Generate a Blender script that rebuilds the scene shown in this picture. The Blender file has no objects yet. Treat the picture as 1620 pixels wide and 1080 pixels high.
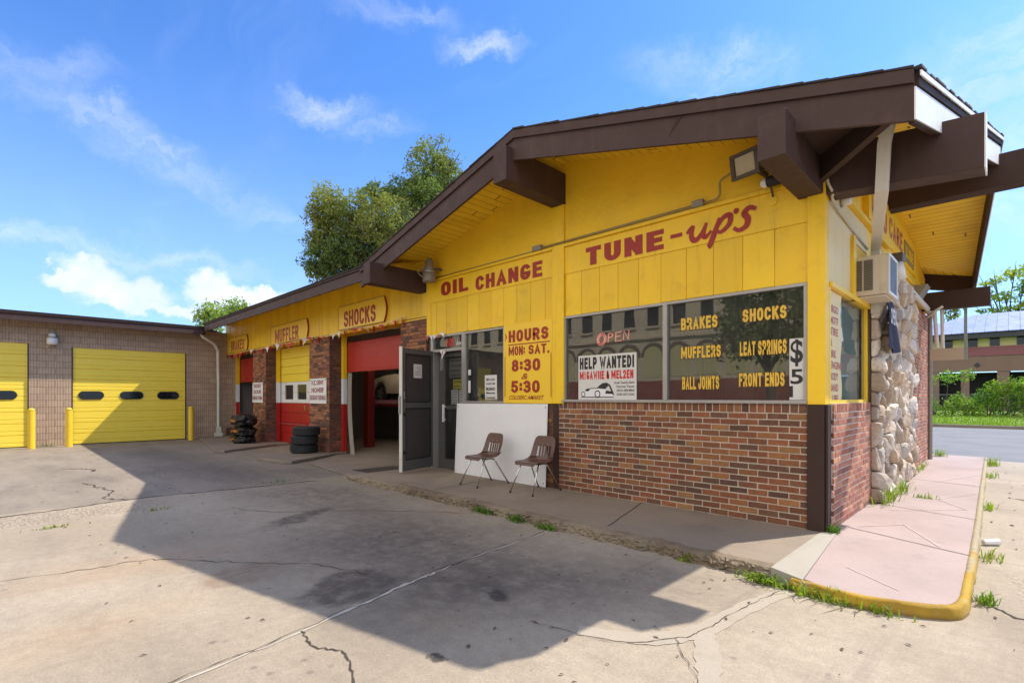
import bpy, bmesh, math, random
from mathutils import Vector, Matrix, noise
R = random.Random(7)
S = bpy.context.scene
COL = S.collection
rad = math.radians

# ---------------------------------------------------------------- camera, light, exposure
cd = bpy.data.cameras.new("camera")
cam = bpy.data.objects.new("camera", cd); COL.objects.link(cam)
cam.location = (0, 0, 1.5)
cam.rotation_euler = (rad(90), 0, rad(44.75))
cd.sensor_width = 36; cd.lens = 36 * 803 / 1620.0
cd.shift_y = 88 / 1620.0
cd.clip_start = 0.05; cd.clip_end = 6000
S.camera = cam
SUNV = Vector((0.385, 0.785, 1.0)).normalized()
sd = bpy.data.lights.new("sun", 'SUN'); sd.energy = 5.0; sd.angle = rad(0.53); sd.color = (1.0, 0.93, 0.82)
sun = bpy.data.objects.new("sun", sd); COL.objects.link(sun)
sun.location = (20, 40, 50)
sun.rotation_euler = (-SUNV).to_track_quat('-Z', 'Y').to_euler()
S.view_settings.view_transform = 'Standard'; S.view_settings.look = 'None'
S.view_settings.exposure = 0.38; S.view_settings.gamma = 1.0
try:
    S.cycles.use_denoising = True
    S.cycles.max_bounces = 7; S.cycles.transparent_max_bounces = 12
    S.cycles.sample_clamp_indirect = 4.0
except Exception: pass

def lin(c):
    o = []
    for v in c[:3]:
        v = v / 255.0
        o.append(v / 12.92 if v <= 0.04045 else ((v + 0.055) / 1.055) ** 2.4)
    return tuple(o) + (1.0,)

# ---------------------------------------------------------------- node helpers
class NT:
    def __init__(s, nt): s.t = nt
    def n(s, typ, ins=None, **kw):
        nd = s.t.nodes.new(typ)
        for k, v in kw.items(): setattr(nd, k, v)
        for k, v in (ins or {}).items():
            sk = nd.inputs[k]
            if hasattr(v, 'links') and hasattr(v, 'node'): s.t.links.new(v, sk)
            else: sk.default_value = v
        return nd
    def math(s, op, a, b=0.0, c=None, clamp=False):
        d = {0: a, 1: b}
        if c is not None: d[2] = c
        return s.n('ShaderNodeMath', d, operation=op, use_clamp=clamp).outputs[0]
    def vmath(s, op, a, b=(0, 0, 0), out=0):
        return s.n('ShaderNodeVectorMath', {0: a, 1: b}, operation=op).outputs[out]
    def noise(s, vec, scale, detail=4, rough=0.55, dist=0.0, out=0):
        return s.n('ShaderNodeTexNoise', {'Vector': vec, 'Scale': scale, 'Detail': detail, 'Roughness': rough, 'Distortion': dist}).outputs[out]
    def mapr(s, v, a, b, c=0.0, d=1.0, smooth=True):
        return s.n('ShaderNodeMapRange', {'Value': v, 'From Min': a, 'From Max': b, 'To Min': c, 'To Max': d},
                   interpolation_type='SMOOTHSTEP' if smooth else 'LINEAR').outputs[0]
    def mix(s, f, a, b, blend='MIX'):
        return s.n('ShaderNodeMix', {0: f, 6: a, 7: b}, data_type='RGBA', blend_type=blend).outputs[2]
    def mapping(s, v, scale=(1, 1, 1), rot=(0, 0, 0), loc=(0, 0, 0)):
        return s.n('ShaderNodeMapping', {'Vector': v, 'Location': loc, 'Rotation': rot, 'Scale': scale}).outputs[0]

# ---------------------------------------------------------------- sky
W = bpy.data.worlds.new("World"); S.world = W; W.use_nodes = True
W.node_tree.nodes.clear(); w = NT(W.node_tree)
SKY = 0.145
sky = w.n('ShaderNodeTexSky', sky_type='NISHITA', sun_disc=False, sun_elevation=rad(48.8), sun_rotation=rad(26.1),
          altitude=100.0, air_density=1.0, dust_density=0.6, ozone_density=2.2)
dirv = w.n('ShaderNodeTexCoord').outputs['Generated']
sep = w.n('ShaderNodeSeparateXYZ', {0: dirv})
dz = w.math('MAXIMUM', sep.outputs[2], 0.0)
den = w.math('ADD', dz, 0.16)
proj = w.n('ShaderNodeCombineXYZ', {0: w.math('DIVIDE', sep.outputs[0], den), 1: w.math('DIVIDE', sep.outputs[1], den), 2: 0.0}).outputs[0]
warp = w.vmath('ADD', proj, w.vmath('SCALE', w.vmath('SUBTRACT', w.noise(proj, 1.3, 3, out=1), (0.5, 0.5, 0.5)), (0, 0, 0)))
warp.node.inputs[1].links[0].from_node.inputs[3].default_value = 0.7
streak = w.noise(w.mapping(warp, (0.55, 3.2, 1), (0, 0, rad(28))), 1.6, 7, 0.62)
patch = w.noise(warp, 0.9, 3, 0.5)
cir = w.math('MULTIPLY', w.mapr(streak, 0.46, 0.80), w.mapr(patch, 0.42, 0.68))
def pixdir(px, py):
    a = rad(44.75); t = (px - 810) / 803.0
    return Vector((-math.sin(a) + math.cos(a) * t, math.cos(a) + math.sin(a) * t, (628 - py) / 803.0)).normalized()
wd = w.vmath('ADD', dirv, w.vmath('SCALE', w.vmath('SUBTRACT', w.noise(dirv, 7.0, 6, 0.65, out=1), (0.5, 0.5, 0.5))))
wd.node.inputs[1].links[0].from_node.inputs[3].default_value = 0.17
def blob(vec, px, py, rx, ry, tilt=0.0):
    """soft patch of cloud round one direction of the sky; rx, ry in radians"""
    c = pixdir(px, py); az = math.atan2(c.y, c.x); el = math.asin(c.z)
    v = w.n('ShaderNodeVectorRotate', {'Vector': vec, 'Axis': (0, 0, 1), 'Angle': -az}, rotation_type='AXIS_ANGLE').outputs[0]
    v = w.n('ShaderNodeVectorRotate', {'Vector': v, 'Axis': (0, 1, 0), 'Angle': el}, rotation_type='AXIS_ANGLE').outputs[0]
    v = w.n('ShaderNodeVectorRotate', {'Vector': v, 'Axis': (1, 0, 0), 'Angle': tilt}, rotation_type='AXIS_ANGLE').outputs[0]
    v = w.vmath('MULTIPLY', w.vmath('SUBTRACT', v, (1, 0, 0)), (0.8, 1 / rx, 1 / ry))
    return w.mapr(w.vmath('LENGTH', v, out=1), 0.0, 1.0, 1.0, 0.0)
fib = w.mapr(w.noise(w.mapping(wd, (2, 2, 9)), 5.0, 6, 0.65), 0.30, 0.72)
wis = None
for (px, py, rx, ry, tl, st) in ((765, 66, .105, .032, .0, .75), (525, 158, .12, .036, -.02, .75), (600, 212, .10, .030, .0, .45), (70, 118, .16, .035, .1, .3),
                             (230, 235, .40, .050, -.30, .42), (120, 392, .42, .032, -.02, .5), (1130, 110, .2, .06, -.2, .40),
                             (1500, 190, .30, .14, .25, .62), (1590, 60, .22, .05, .2, .45), (620, 14, .16, .03, .1, .35), (1600, 330, .2, .12, 0, .4)):
    b = w.math('MULTIPLY', blob(wd, px, py, rx, ry, tl), st)
    b = w.math('MULTIPLY', b, w.math('MULTIPLY_ADD', fib, 0.75, 0.25))
    b = w.math('MULTIPLY', b, 0.80)
    wis = b if wis is None else w.math('MAXIMUM', wis, b)
cu = None
wd2 = w.vmath('ADD', dirv, w.vmath('SCALE', w.vmath('SUBTRACT', w.noise(dirv, 21.0, 6, 0.6, out=1), (0.5, 0.5, 0.5))))
wd2.node.inputs[1].links[0].from_node.inputs[3].default_value = 0.075
for (px, py, rx, ry) in ((155, 440, .075, .050), (195, 462, .11, .042), (110, 440, .05, .022), (335, 450, .050, .050), (345, 468, .085, .036), (400, 478, .09, .022), (280, 490, .2, .02), (430, 470, .07, .02)):
    b = blob(wd2, px, py, rx, ry)
    cu = b if cu is None else w.math('MAXIMUM', cu, b)
cu = w.mapr(cu, 0.16, 0.75)
fill_bank = w.math('MULTIPLY', w.mapr(w.math('ADD', sep.outputs[1], w.math('MULTIPLY', w.math('SUBTRACT', w.noise(dirv, 3.0, 6, 0.6), 0.5), 0.7)), -0.10, -0.42), w.mapr(dz, 0.02, 0.12))
hz = w.math('MULTIPLY', w.mapr(dz, 0.0, 0.55, 1.0, 0.0), 0.50)
allc = w.math('MAXIMUM', w.math('MAXIMUM', w.math('MULTIPLY', cir, 0.09), wis), w.math('MULTIPLY', cu, 0.85))
blue = w.mix(1.0, sky.outputs[0], (0.58, 0.97, 1.52, 1), 'MULTIPLY')
c1 = w.mix(hz, blue, (3.6, 5.0, 6.6, 1))
shade = w.mix(w.mapr(w.noise(dirv, 14, 4), 0.35, 0.65), (6.0, 6.3, 6.8, 1), (4.9, 5.4, 6.3, 1))
c2 = w.mix(allc, c1, shade)
c2 = w.mix(w.math('MULTIPLY', fill_bank, 0.9), c2, (8.5, 8.2, 7.7, 1))   # unseen cloud bank added opposite the sun to brighten the shade
bg = w.n('ShaderNodeBackground', {'Color': c2, 'Strength': SKY})
wo = w.n('ShaderNodeOutputWorld'); W.node_tree.links.new(bg.outputs[0], wo.inputs[0])

# ---------------------------------------------------------------- materials
def newmat(name):
    m = bpy.data.materials.new(name); m.use_nodes = True
    t = NT(m.node_tree); b = m.node_tree.nodes['Principled BSDF']
    return m, t, b
def link(t, a, b): t.t.links.new(a, b)
def paint(name, c, rough=0.5, var=0.10, vs=1.7, bump=0.15, bs=55.0, metal=0.0, dirt=0.0, dirtc=(60, 50, 40), tint=False, spec=0.5, bdist=0.004, streak=0.0):
    m, t, b = newmat(name)
    tc = t.n('ShaderNodeTexCoord').outputs['Object']
    base = lin(c)
    n1 = t.noise(tc, vs, 5, 0.6)
    f = t.mapr(n1, 0.25, 0.75, 1.0 - var, 1.0 + var * 0.6, smooth=False)
    if tint:
        at = t.n('ShaderNodeAttribute', attribute_name='tint').outputs['Color']
        colr = t.mix(1.0, at, base, 'MULTIPLY')
    else:
        colr = base
    cc = t.vmath('SCALE', colr if tint else base[:3]); cc.node.inputs[3].default_value = 1
    link(t, f, cc.node.inputs[3])
    out = cc
    if dirt > 0:
        d = t.math('MULTIPLY', t.mapr(t.noise(tc, vs * 2.3, 7, 0.7), 0.50, 0.78), dirt)
        out = t.mix(d, cc, lin(dirtc))
    if streak > 0:
        d = t.math('MULTIPLY', t.mapr(t.noise(t.mapping(tc, (9, 9, 0.7)), 1.0, 5, 0.7), 0.52, 0.8), streak)
        out = t.mix(d, out, lin(dirtc))
    link(t, out, b.inputs['Base Color'])
    b.inputs['Roughness'].default_value = rough; b.inputs['Metallic'].default_value = metal
    b.inputs['Specular IOR Level'].default_value = spec
    rv = t.mapr(t.noise(tc, vs * 4, 4), 0.3, 0.7, max(rough - 0.08, 0.02), min(rough + 0.1, 1), smooth=False)
    link(t, rv, b.inputs['Roughness'])
    if bump > 0:
        bn = t.n('ShaderNodeBump', {'Height': t.noise(tc, bs, 5, 0.65), 'Strength': bump, 'Distance': bdist})
        link(t, bn.outputs[0], b.inputs['Normal'])
    return m
M = {}
M['yellow'] = paint('yellow_paint', (243, 198, 32), 0.48, 0.10, 1.3, 0.3, 40, dirt=0.28, dirtc=(140, 104, 36), streak=0.36, tint=True)
M['yellow_gable'] = paint('yellow_stucco_paint', (242, 196, 34), 0.55, 0.12, 0.9, 0.55, 9, dirt=0.16, dirtc=(120, 85, 30), bdist=0.02)
M['yellow_sign'] = paint('yellow_sign_paint', (243, 199, 46), 0.42, 0.06, 2, 0.08, 40, dirt=0.08, dirtc=(130, 95, 40))
M['yellow_door'] = paint('yellow_door_paint', (244, 214, 70), 0.42, 0.05, 1.0, 0.08, 30, dirt=0.08, dirtc=(170, 146, 70), streak=0.04)
M['cream'] = paint('faded_cream_paint', (226, 204, 150), 0.6, 0.08, 2, 0.3, 50, dirt=0.12, dirtc=(190, 150, 60), streak=0.2)
M['brown'] = paint('brown_paint', (72, 54, 50), 0.62, 0.10, 1.5, 0.25, 35, dirt=0.3, dirtc=(98, 80, 72), streak=0.3, spec=0.25)
M['brown_dark'] = paint('dark_brown_paint', (66, 50, 44), 0.7, 0.10, 1.5, 0.25, 35, dirt=0.1, dirtc=(40, 32, 30), spec=0.2)
M['white'] = paint('white_paint', (226, 226, 226), 0.5, 0.05, 2, 0.1, 40, dirt=0.12, dirtc=(170, 165, 155))
M['panel_white'] = paint('white_board_face', (228, 226, 226), 0.45, 0.06, 1.4, 0.05, 30, dirt=0.10, dirtc=(160, 155, 150))
M['alu'] = paint('aluminium', (168, 164, 160), 0.42, 0.08, 4, 0.05, 60, metal=0.55, dirt=0.2, dirtc=(110, 100, 92))
M['grey_frame'] = paint('grey_door_frame', (98, 95, 92), 0.45, 0.1, 3, 0.05, 60, metal=0.3, dirt=0.25, dirtc=(70, 64, 58))
M['dark_mesh'] = paint('dark_mesh_panel', (66, 58, 56), 0.6, 0.12, 6, 0.9, 260, dirt=0.15, dirtc=(110, 100, 95), bdist=0.006)
M['black'] = paint('black_rubber', (30, 30, 32), 0.6, 0.2, 5, 0.3, 60)
M['red_letter'] = paint('red_letter_paint', (158, 40, 24), 0.5, 0.14, 6, 0.1, 60)
M['red_faded'] = paint('faded_red_lettering', (178, 92, 78), 0.55, 0.2, 9, 0.1, 60)
M['red_text'] = paint('red_print', (200, 42, 38), 0.5, 0.08, 6, 0)
M['maroon_text'] = paint('maroon_print', (140, 62, 70), 0.5, 0.2, 12, 0)
M['gold_letter'] = paint('gold_lettering', (222, 178, 60), 0.45, 0.12, 8, 0)
M['gold_edge'] = paint('dark_letter_outline', (62, 44, 20), 0.5, 0.1, 8, 0)
M['black_text'] = paint('black_print', (38, 36, 36), 0.5, 0.1, 6, 0)
M['red_door'] = paint('red_door_paint', (172, 38, 34), 0.42, 0.10, 1.2, 0.1, 30, dirt=0.18, dirtc=(110, 40, 36), streak=0.12)
M['paper'] = paint('paper', (212, 208, 202), 0.8, 0.05, 4, 0)
M['print_grey'] = paint('grey_print', (110, 108, 106), 0.8, 0.2, 20, 0)
M['yellow_paper'] = paint('yellow_paper', (196, 186, 40), 0.8, 0.05, 4, 0)
M['chrome'] = paint('chrome', (205, 200, 194), 0.16, 0.05, 6, 0.0, metal=1.0)
M['chair_plastic'] = paint('brown_chair_plastic', (92, 64, 54), 0.38, 0.10, 5, 0.12, 160, dirt=0.15, dirtc=(110, 92, 84))
M['tyre'] = paint('tyre_rubber', (42, 43, 45), 0.72, 0.2, 4, 0.35, 60, dirt=0.25, dirtc=(74, 70, 66))
M['bag'] = paint('black_plastic_wrap', (22, 22, 24), 0.22, 0.2, 4, 0.7, 11, bdist=0.03)
M['orange'] = paint('orange_print', (226, 132, 40), 0.5, 0.25, 18, 0.2, 30)
M['lamp_grey'] = paint('grey_lamp_metal', (140, 130, 118), 0.5, 0.1, 6, 0.1, 60, metal=0.2, dirt=0.3, dirtc=(90, 80, 66))
M['lamp_white'] = paint('white_lamp_glass', (224, 222, 216), 0.3, 0.06, 6, 0.0)
M['conduit'] = paint('painted_conduit', (148, 128, 78), 0.5, 0.15, 6, 0.1, 60, dirt=0.3, dirtc=(104, 92, 70))
M['cable'] = paint('pale_cable', (190, 180, 160), 0.5, 0.1, 6, 0)
M['dark_metal'] = paint('dark_lamp_metal', (84, 74, 66), 0.5, 0.12, 6, 0.1, 60)
M['lens'] = paint('lamp_lens', (190, 172, 130), 0.2, 0.1, 10, 0)
M['pipe'] = paint('white_downpipe_paint', (206, 202, 192), 0.5, 0.08, 3, 0.1, 40, dirt=0.25, dirtc=(160, 146, 118), streak=0.2)
M['ac_case'] = paint('air_conditioner_case', (208, 196, 176), 0.5, 0.06, 3, 0.05, 40, dirt=0.3, dirtc=(150, 122, 88), streak=0.3)
M['ac_grille'] = paint('air_conditioner_grille', (92, 86, 84), 0.5, 0.1, 6, 0.6, 220, metal=0.3)
M['shingle'] = paint('roof_shingle', (58, 52, 50), 0.9, 0.25, 6, 0.9, 70, bdist=0.01, dirt=0.25, dirtc=(84, 78, 70))
M['interior'] = paint('interior_wall', (92, 86, 80), 0.8, 0.2, 0.8, 0.1)
M['interior_dark'] = paint('dark_interior', (118, 108, 100), 0.8, 0.2, 0.8, 0.1)
M['curtain'] = paint('dark_green_curtain', (50, 62, 46), 0.85, 0.25, 3, 0.2, 30)
M['blind'] = paint('pale_blind', (170, 182, 172), 0.8, 0.1, 2, 0.1)
M['lift_red'] = paint('car_lift_red', (128, 34, 28), 0.4, 0.12, 2, 0.05)
M['car_paint'] = paint('cream_car_paint', (206, 196, 176), 0.3, 0.04, 2, 0)
M['car_red'] = paint('red_car_paint', (150, 26, 26), 0.2, 0.04, 2, 0)
M['car_glass'] = paint('car_window_glass', (24, 28, 30), 0.06, 0.04, 2, 0)
M['navy'] = paint('navy_cloth', (40, 38, 62), 0.75, 0.15, 5, 0.2, 60)
M['blueplastic'] = paint('blue_plastic', (40, 110, 190), 0.4, 0.05, 6, 0)
M['yellow_kerb'] = paint('yellow_kerb_paint', (190, 154, 38), 0.8, 0.25, 6, 0.8, 16, dirt=0.95, dirtc=(140, 124, 92), bdist=0.015, streak=0.3)
def kerbmat():
    m, t, b = newmat('worn_yellow_kerb')
    oc = t.n('ShaderNodeTexCoord').outputs['Object']; sp = t.n('ShaderNodeSeparateXYZ', {0: oc})
    wear = t.math('ADD', t.noise(oc, 7, 8, 0.75), t.mapr(sp.outputs[1], 4.7, 7.5, -0.03, 0.13))
    wear = t.math('ADD', wear, t.mapr(sp.outputs[2], 0.085, 0.12, 0.0, 0.09))
    y_ = t.mix(t.mapr(t.noise(oc, 3, 5), 0.3, 0.7), lin((186, 148, 36)), lin((160, 124, 32)))
    c = t.mix(t.mapr(wear, 0.50, 0.64), y_, t.mix(t.noise(oc, 20, 5), lin((190, 176, 140)), lin((128, 112, 88))))
    c = t.mix(t.mapr(sp.outputs[2], 0.0, 0.035, 0.5, 0.0), c, lin((96, 80, 56)))
    link(t, c, b.inputs['Base Color']); b.inputs['Roughness'].default_value = 0.85
    bn = t.n('ShaderNodeBump', {'Height': t.noise(oc, 34, 7, 0.75), 'Strength': 0.9, 'Distance': 0.012}); link(t, bn.outputs[0], b.inputs['Normal'])
    return m
M['yellow_kerb'] = kerbmat()
M['bollard'] = paint('yellow_bollard_paint', (236, 196, 50), 0.4, 0.06, 4, 0.05, dirt=0.1, dirtc=(150, 120, 60))
M['tan_panel'] = paint('tan_panel_paint', (176, 158, 136), 0.6, 0.06, 2, 0.05)
M['post_green'] = paint('grey_green_post', (132, 142, 128), 0.6, 0.08, 3, 0.05)
M['bark'] = paint('bark', (92, 78, 64), 0.9, 0.3, 4, 0.8, 16, bdist=0.03)
M['tan_brick_far'] = paint('far_tan_brick', (132, 108, 98), 0.85, 0.12, 0.9, 0.3, 14)
M['maroon'] = paint('maroon_panel', (140, 84, 94), 0.6, 0.08, 0.7, 0.1, 10)
M['cream_panel'] = paint('cream_panel', (206, 196, 138), 0.6, 0.08, 0.5, 0.05)
M['dark_fascia'] = paint('dark_fascia_metal', (52, 56, 62), 0.5, 0.1, 1, 0.05)
M['blue_roof'] = paint('pale_blue_metal_roof', (138, 150, 204), 0.42, 0.06, 0.5, 0.05, 10, metal=0.15)
M['dark_open'] = paint('dark_opening', (34, 33, 36), 0.7, 0.2, 1, 0)
M['stone_cream'] = paint('cream_limestone', (214, 196, 160), 0.85, 0.10, 0.4, 0.2, 8, dirt=0.1, dirtc=(150, 130, 100))
M['red_brick_far'] = paint('far_red_brick', (150, 70, 58), 0.85, 0.12, 0.8, 0.2, 10)
M['fence_metal'] = paint('chain_link_metal', (120, 122, 122), 0.5, 0.1, 4, 0, metal=0.5)
M['cup'] = paint('paper_cup_white', (224, 220, 212), 0.7, 0.06, 10, 0)
M['litter'] = paint('dry_leaf_litter', (92, 78, 62), 0.9, 0.3, 9, 0)
M['crack'] = paint('crack_dirt', (70, 60, 50), 0.95, 0.3, 9, 0)
M['filler'] = paint('joint_filler', (184, 174, 158), 0.9, 0.12, 9, 0.4, 60)
M['chalk'] = paint('pale_paint_line', (196, 176, 170), 0.9, 0.15, 9, 0)

def emit(name, c, st, body=(0.02, 0.02, 0.02, 1)):
    m, t, b = newmat(name)
    b.inputs['Base Color'].default_value = lin(c)
    b.inputs['Emission Color'].default_value = lin(c); b.inputs['Emission Strength'].default_value = st
    return m
M['neon'] = emit('neon_tube', (255, 140, 128), 0.55)

def glass(name, ior=1.75, tintc=(0.82, 0.84, 0.82), rough=0.0, film=0.05):
    m, t, b = newmat(name); m.node_tree.nodes.remove(b)
    fr = t.n('ShaderNodeFresnel', {'IOR': ior})
    tr = t.n('ShaderNodeBsdfTransparent', {'Color': tintc + (1,)})
    gl = t.n('ShaderNodeBsdfGlossy', {'Color': (0.95, 0.95, 0.93, 1), 'Roughness': rough})
    tc = t.n('ShaderNodeTexCoord').outputs['Object']
    bn = t.n('ShaderNodeBump', {'Height': t.noise(tc, 0.9, 2), 'Strength': 0.10, 'Distance': 0.02})
    link(t, bn.outputs[0], gl.inputs['Normal'])
    mx = t.n('ShaderNodeMixShader', {0: fr.outputs[0], 1: tr.outputs[0], 2: gl.outputs[0]})
    df = t.n('ShaderNodeBsdfDiffuse', {'Color': (.55, .53, .48, 1)})
    dust = t.mapr(t.noise(tc, 2.2, 6, 0.7), 0.3, 0.75, film * .5, film * 1.6, smooth=False)
    m2 = t.n('ShaderNodeMixShader', {0: dust, 1: mx.outputs[0], 2: df.outputs[0]})
    link(t, m2.outputs[0], m.node_tree.nodes['Material Output'].inputs[0])
    return m
M['glass'] = glass('window_glass', 2.0, (0.72, 0.73, 0.70))
M['glass_side'] = glass('dusty_side_glass', 1.42, (0.80, 0.83, 0.80), 0.04)
M['glass_clear'] = glass('door_glass', 1.45, (0.9, 0.9, 0.9))

def brickmat(name, mul=(1, 1, 1)):
    m, t, b = newmat(name)
    tc = t.n('ShaderNodeTexCoord').outputs['Object']
    at = t.n('ShaderNodeAttribute', attribute_name='tint').outputs['Color']
    n = t.noise(tc, 26, 6, 0.7); n2 = t.noise(tc, 5, 4, 0.6)
    c = t.mix(t.mapr(n, 0.38, 0.68, 0, 0.5), at, t.mix(1.0, at, (0.52, 0.46, 0.44, 1), 'MULTIPLY'))
    c = t.mix(t.mapr(n2, 0.60, 0.82, 0, 0.38), c, lin((176, 156, 138)))
    c = t.mix(1.0, c, tuple(mul) + (1,), 'MULTIPLY')
    link(t, c, b.inputs['Base Color']); b.inputs['Roughness'].default_value = 0.85
    bn = t.n('ShaderNodeBump', {'Height': t.noise(tc, 90, 6, 0.7), 'Strength': 0.6, 'Distance': 0.006})
    link(t, bn.outputs[0], b.inputs['Normal'])
    return m
M['brick'] = brickmat('brick_faces')
M['mortar'] = paint('mortar', (194, 178, 160), 0.95, 0.12, 5, 0.5, 90, dirt=0.35, dirtc=(128, 110, 96))
M['mortar_light'] = paint('pale_mortar', (206, 190, 172), 0.95, 0.12, 5, 0.5, 90, dirt=0.3, dirtc=(150, 132, 116))
M['mortar_dark'] = paint('dark_mortar', (112, 92, 80), 0.95, 0.14, 5, 0.5, 90)
M['stone'] = brickmat('field_stone')

def leafmat(name, c):
    m, t, b = newmat(name)
    at = t.n('ShaderNodeAttribute', attribute_name='tint').outputs['Color']
    cc = t.mix(1.0, at, lin(c), 'MULTIPLY')
    link(t, cc, b.inputs['Base Color']); b.inputs['Roughness'].default_value = 0.55
    b.inputs['Specular IOR Level'].default_value = 0.3
    tr = t.n('ShaderNodeBsdfTranslucent', {'Color': t.mix(1.0, cc, (1.2, 1.5, 0.5, 1), 'MULTIPLY')})
    mx = t.n('ShaderNodeMixShader', {0: 0.35, 1: b.outputs[0], 2: tr.outputs[0]})
    link(t, mx.outputs[0], m.node_tree.nodes['Material Output'].inputs[0])
    return m
M['leaf'] = leafmat('tree_leaves', (126, 134, 78))
M['leaf_light'] = leafmat('light_leaves', (138, 156, 74))
M['leaf_bush'] = leafmat('bush_leaves', (112, 142, 62))
M['weed'] = leafmat('weed_blades', (122, 150, 60))

def soffitmat():
    m, t, b = newmat('yellow_soffit_boards')
    tc = t.n('ShaderNodeTexCoord').outputs['UV']
    u = t.n('ShaderNodeSeparateXYZ', {0: tc}).outputs[0]
    v = t.n('ShaderNodeSeparateXYZ', {0: tc}).outputs[1]
    fr = t.math('FRACT', t.math('DIVIDE', u, 0.135))
    g = t.math('LESS_THAN', fr, 0.055)
    row = t.math('FLOOR', t.math('DIVIDE', u, 0.135))
    vb = t.math('FRACT', t.math('ADD', t.math('DIVIDE', v, 4.3), t.math('MULTIPLY', t.n('ShaderNodeTexWhiteNoise', {'W': row}, noise_dimensions='1D').outputs[0], 1.0)))
    g = t.math('MAXIMUM', g, t.math('LESS_THAN', vb, 0.005))
    rv = t.n('ShaderNodeTexWhiteNoise', {'W': t.math('ADD', row, 7.3)}, noise_dimensions='1D').outputs[0]
    base = t.mix(t.math('MULTIPLY', rv, 0.5), lin((246, 206, 46)), lin((232, 190, 40)))
    oc = t.n('ShaderNodeTexCoord').outputs['Object']
    base = t.mix(t.mapr(t.noise(oc, 2.2, 5), 0.45, 0.8, 0, 0.3), base, lin((170, 120, 24)))
    link(t, t.mix(g, base, lin((120, 82, 14))), b.inputs['Base Color'])
    b.inputs['Roughness'].default_value = 0.55
    bn = t.n('ShaderNodeBump', {'Height': t.math('SUBTRACT', 1.0, g), 'Strength': 0.6, 'Distance': 0.006})
    link(t, bn.outputs[0], b.inputs['Normal'])
    return m
M['soffit'] = soffitmat()

def cmumat():
    m, t, b = newmat('scored_concrete_block')
    oc = t.n('ShaderNodeTexCoord').outputs['Object']
    sp = t.n('ShaderNodeSeparateXYZ', {0: oc})
    yz = t.n('ShaderNodeCombineXYZ', {0: sp.outputs[1], 1: sp.outputs[2], 2: 0.0}).outputs[0]
    bt = t.n('ShaderNodeTexBrick', {'Vector': yz, 'Color1': lin((190, 164, 138)), 'Color2': lin((176, 151, 127)), 'Mortar': lin((150, 126, 104)), 'Scale': 1.0,
             'Mortar Size': 0.008, 'Mortar Smooth': 0.2, 'Brick Width': 0.4, 'Row Height': 0.2}, offset=0.5)
    rib = t.math('ABSOLUTE', t.math('SUBTRACT', t.math('FRACT', t.math('DIVIDE', sp.outputs[1], 0.066)), 0.5))
    rib = t.mapr(rib, 0.10, 0.22)
    rough = t.noise(oc, 24, 5, 0.7)
    h = t.math('ADD', t.math('MULTIPLY', rib, 1.0), t.math('MULTIPLY', rough, 0.7))
    h = t.math('SUBTRACT', h, t.math('MULTIPLY', bt.outputs[1], 0.8))
    c = t.mix(t.mapr(t.noise(oc, 1.2, 5), 0.4, 0.8, 0, 0.35), bt.outputs[0], lin((136, 112, 92)))
    c = t.mix(t.mapr(rib, 0, 1, 0.30, 0.0), c, lin((128, 104, 84)))
    link(t, c, b.inputs['Base Color']); b.inputs['Roughness'].default_value = 0.9
    bn = t.n('ShaderNodeBump', {'Height': h, 'Strength': 0.9, 'Distance': 0.012})
    link(t, bn.outputs[0], b.inputs['Normal'])
    return m
M['cmu'] = cmumat()

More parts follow.
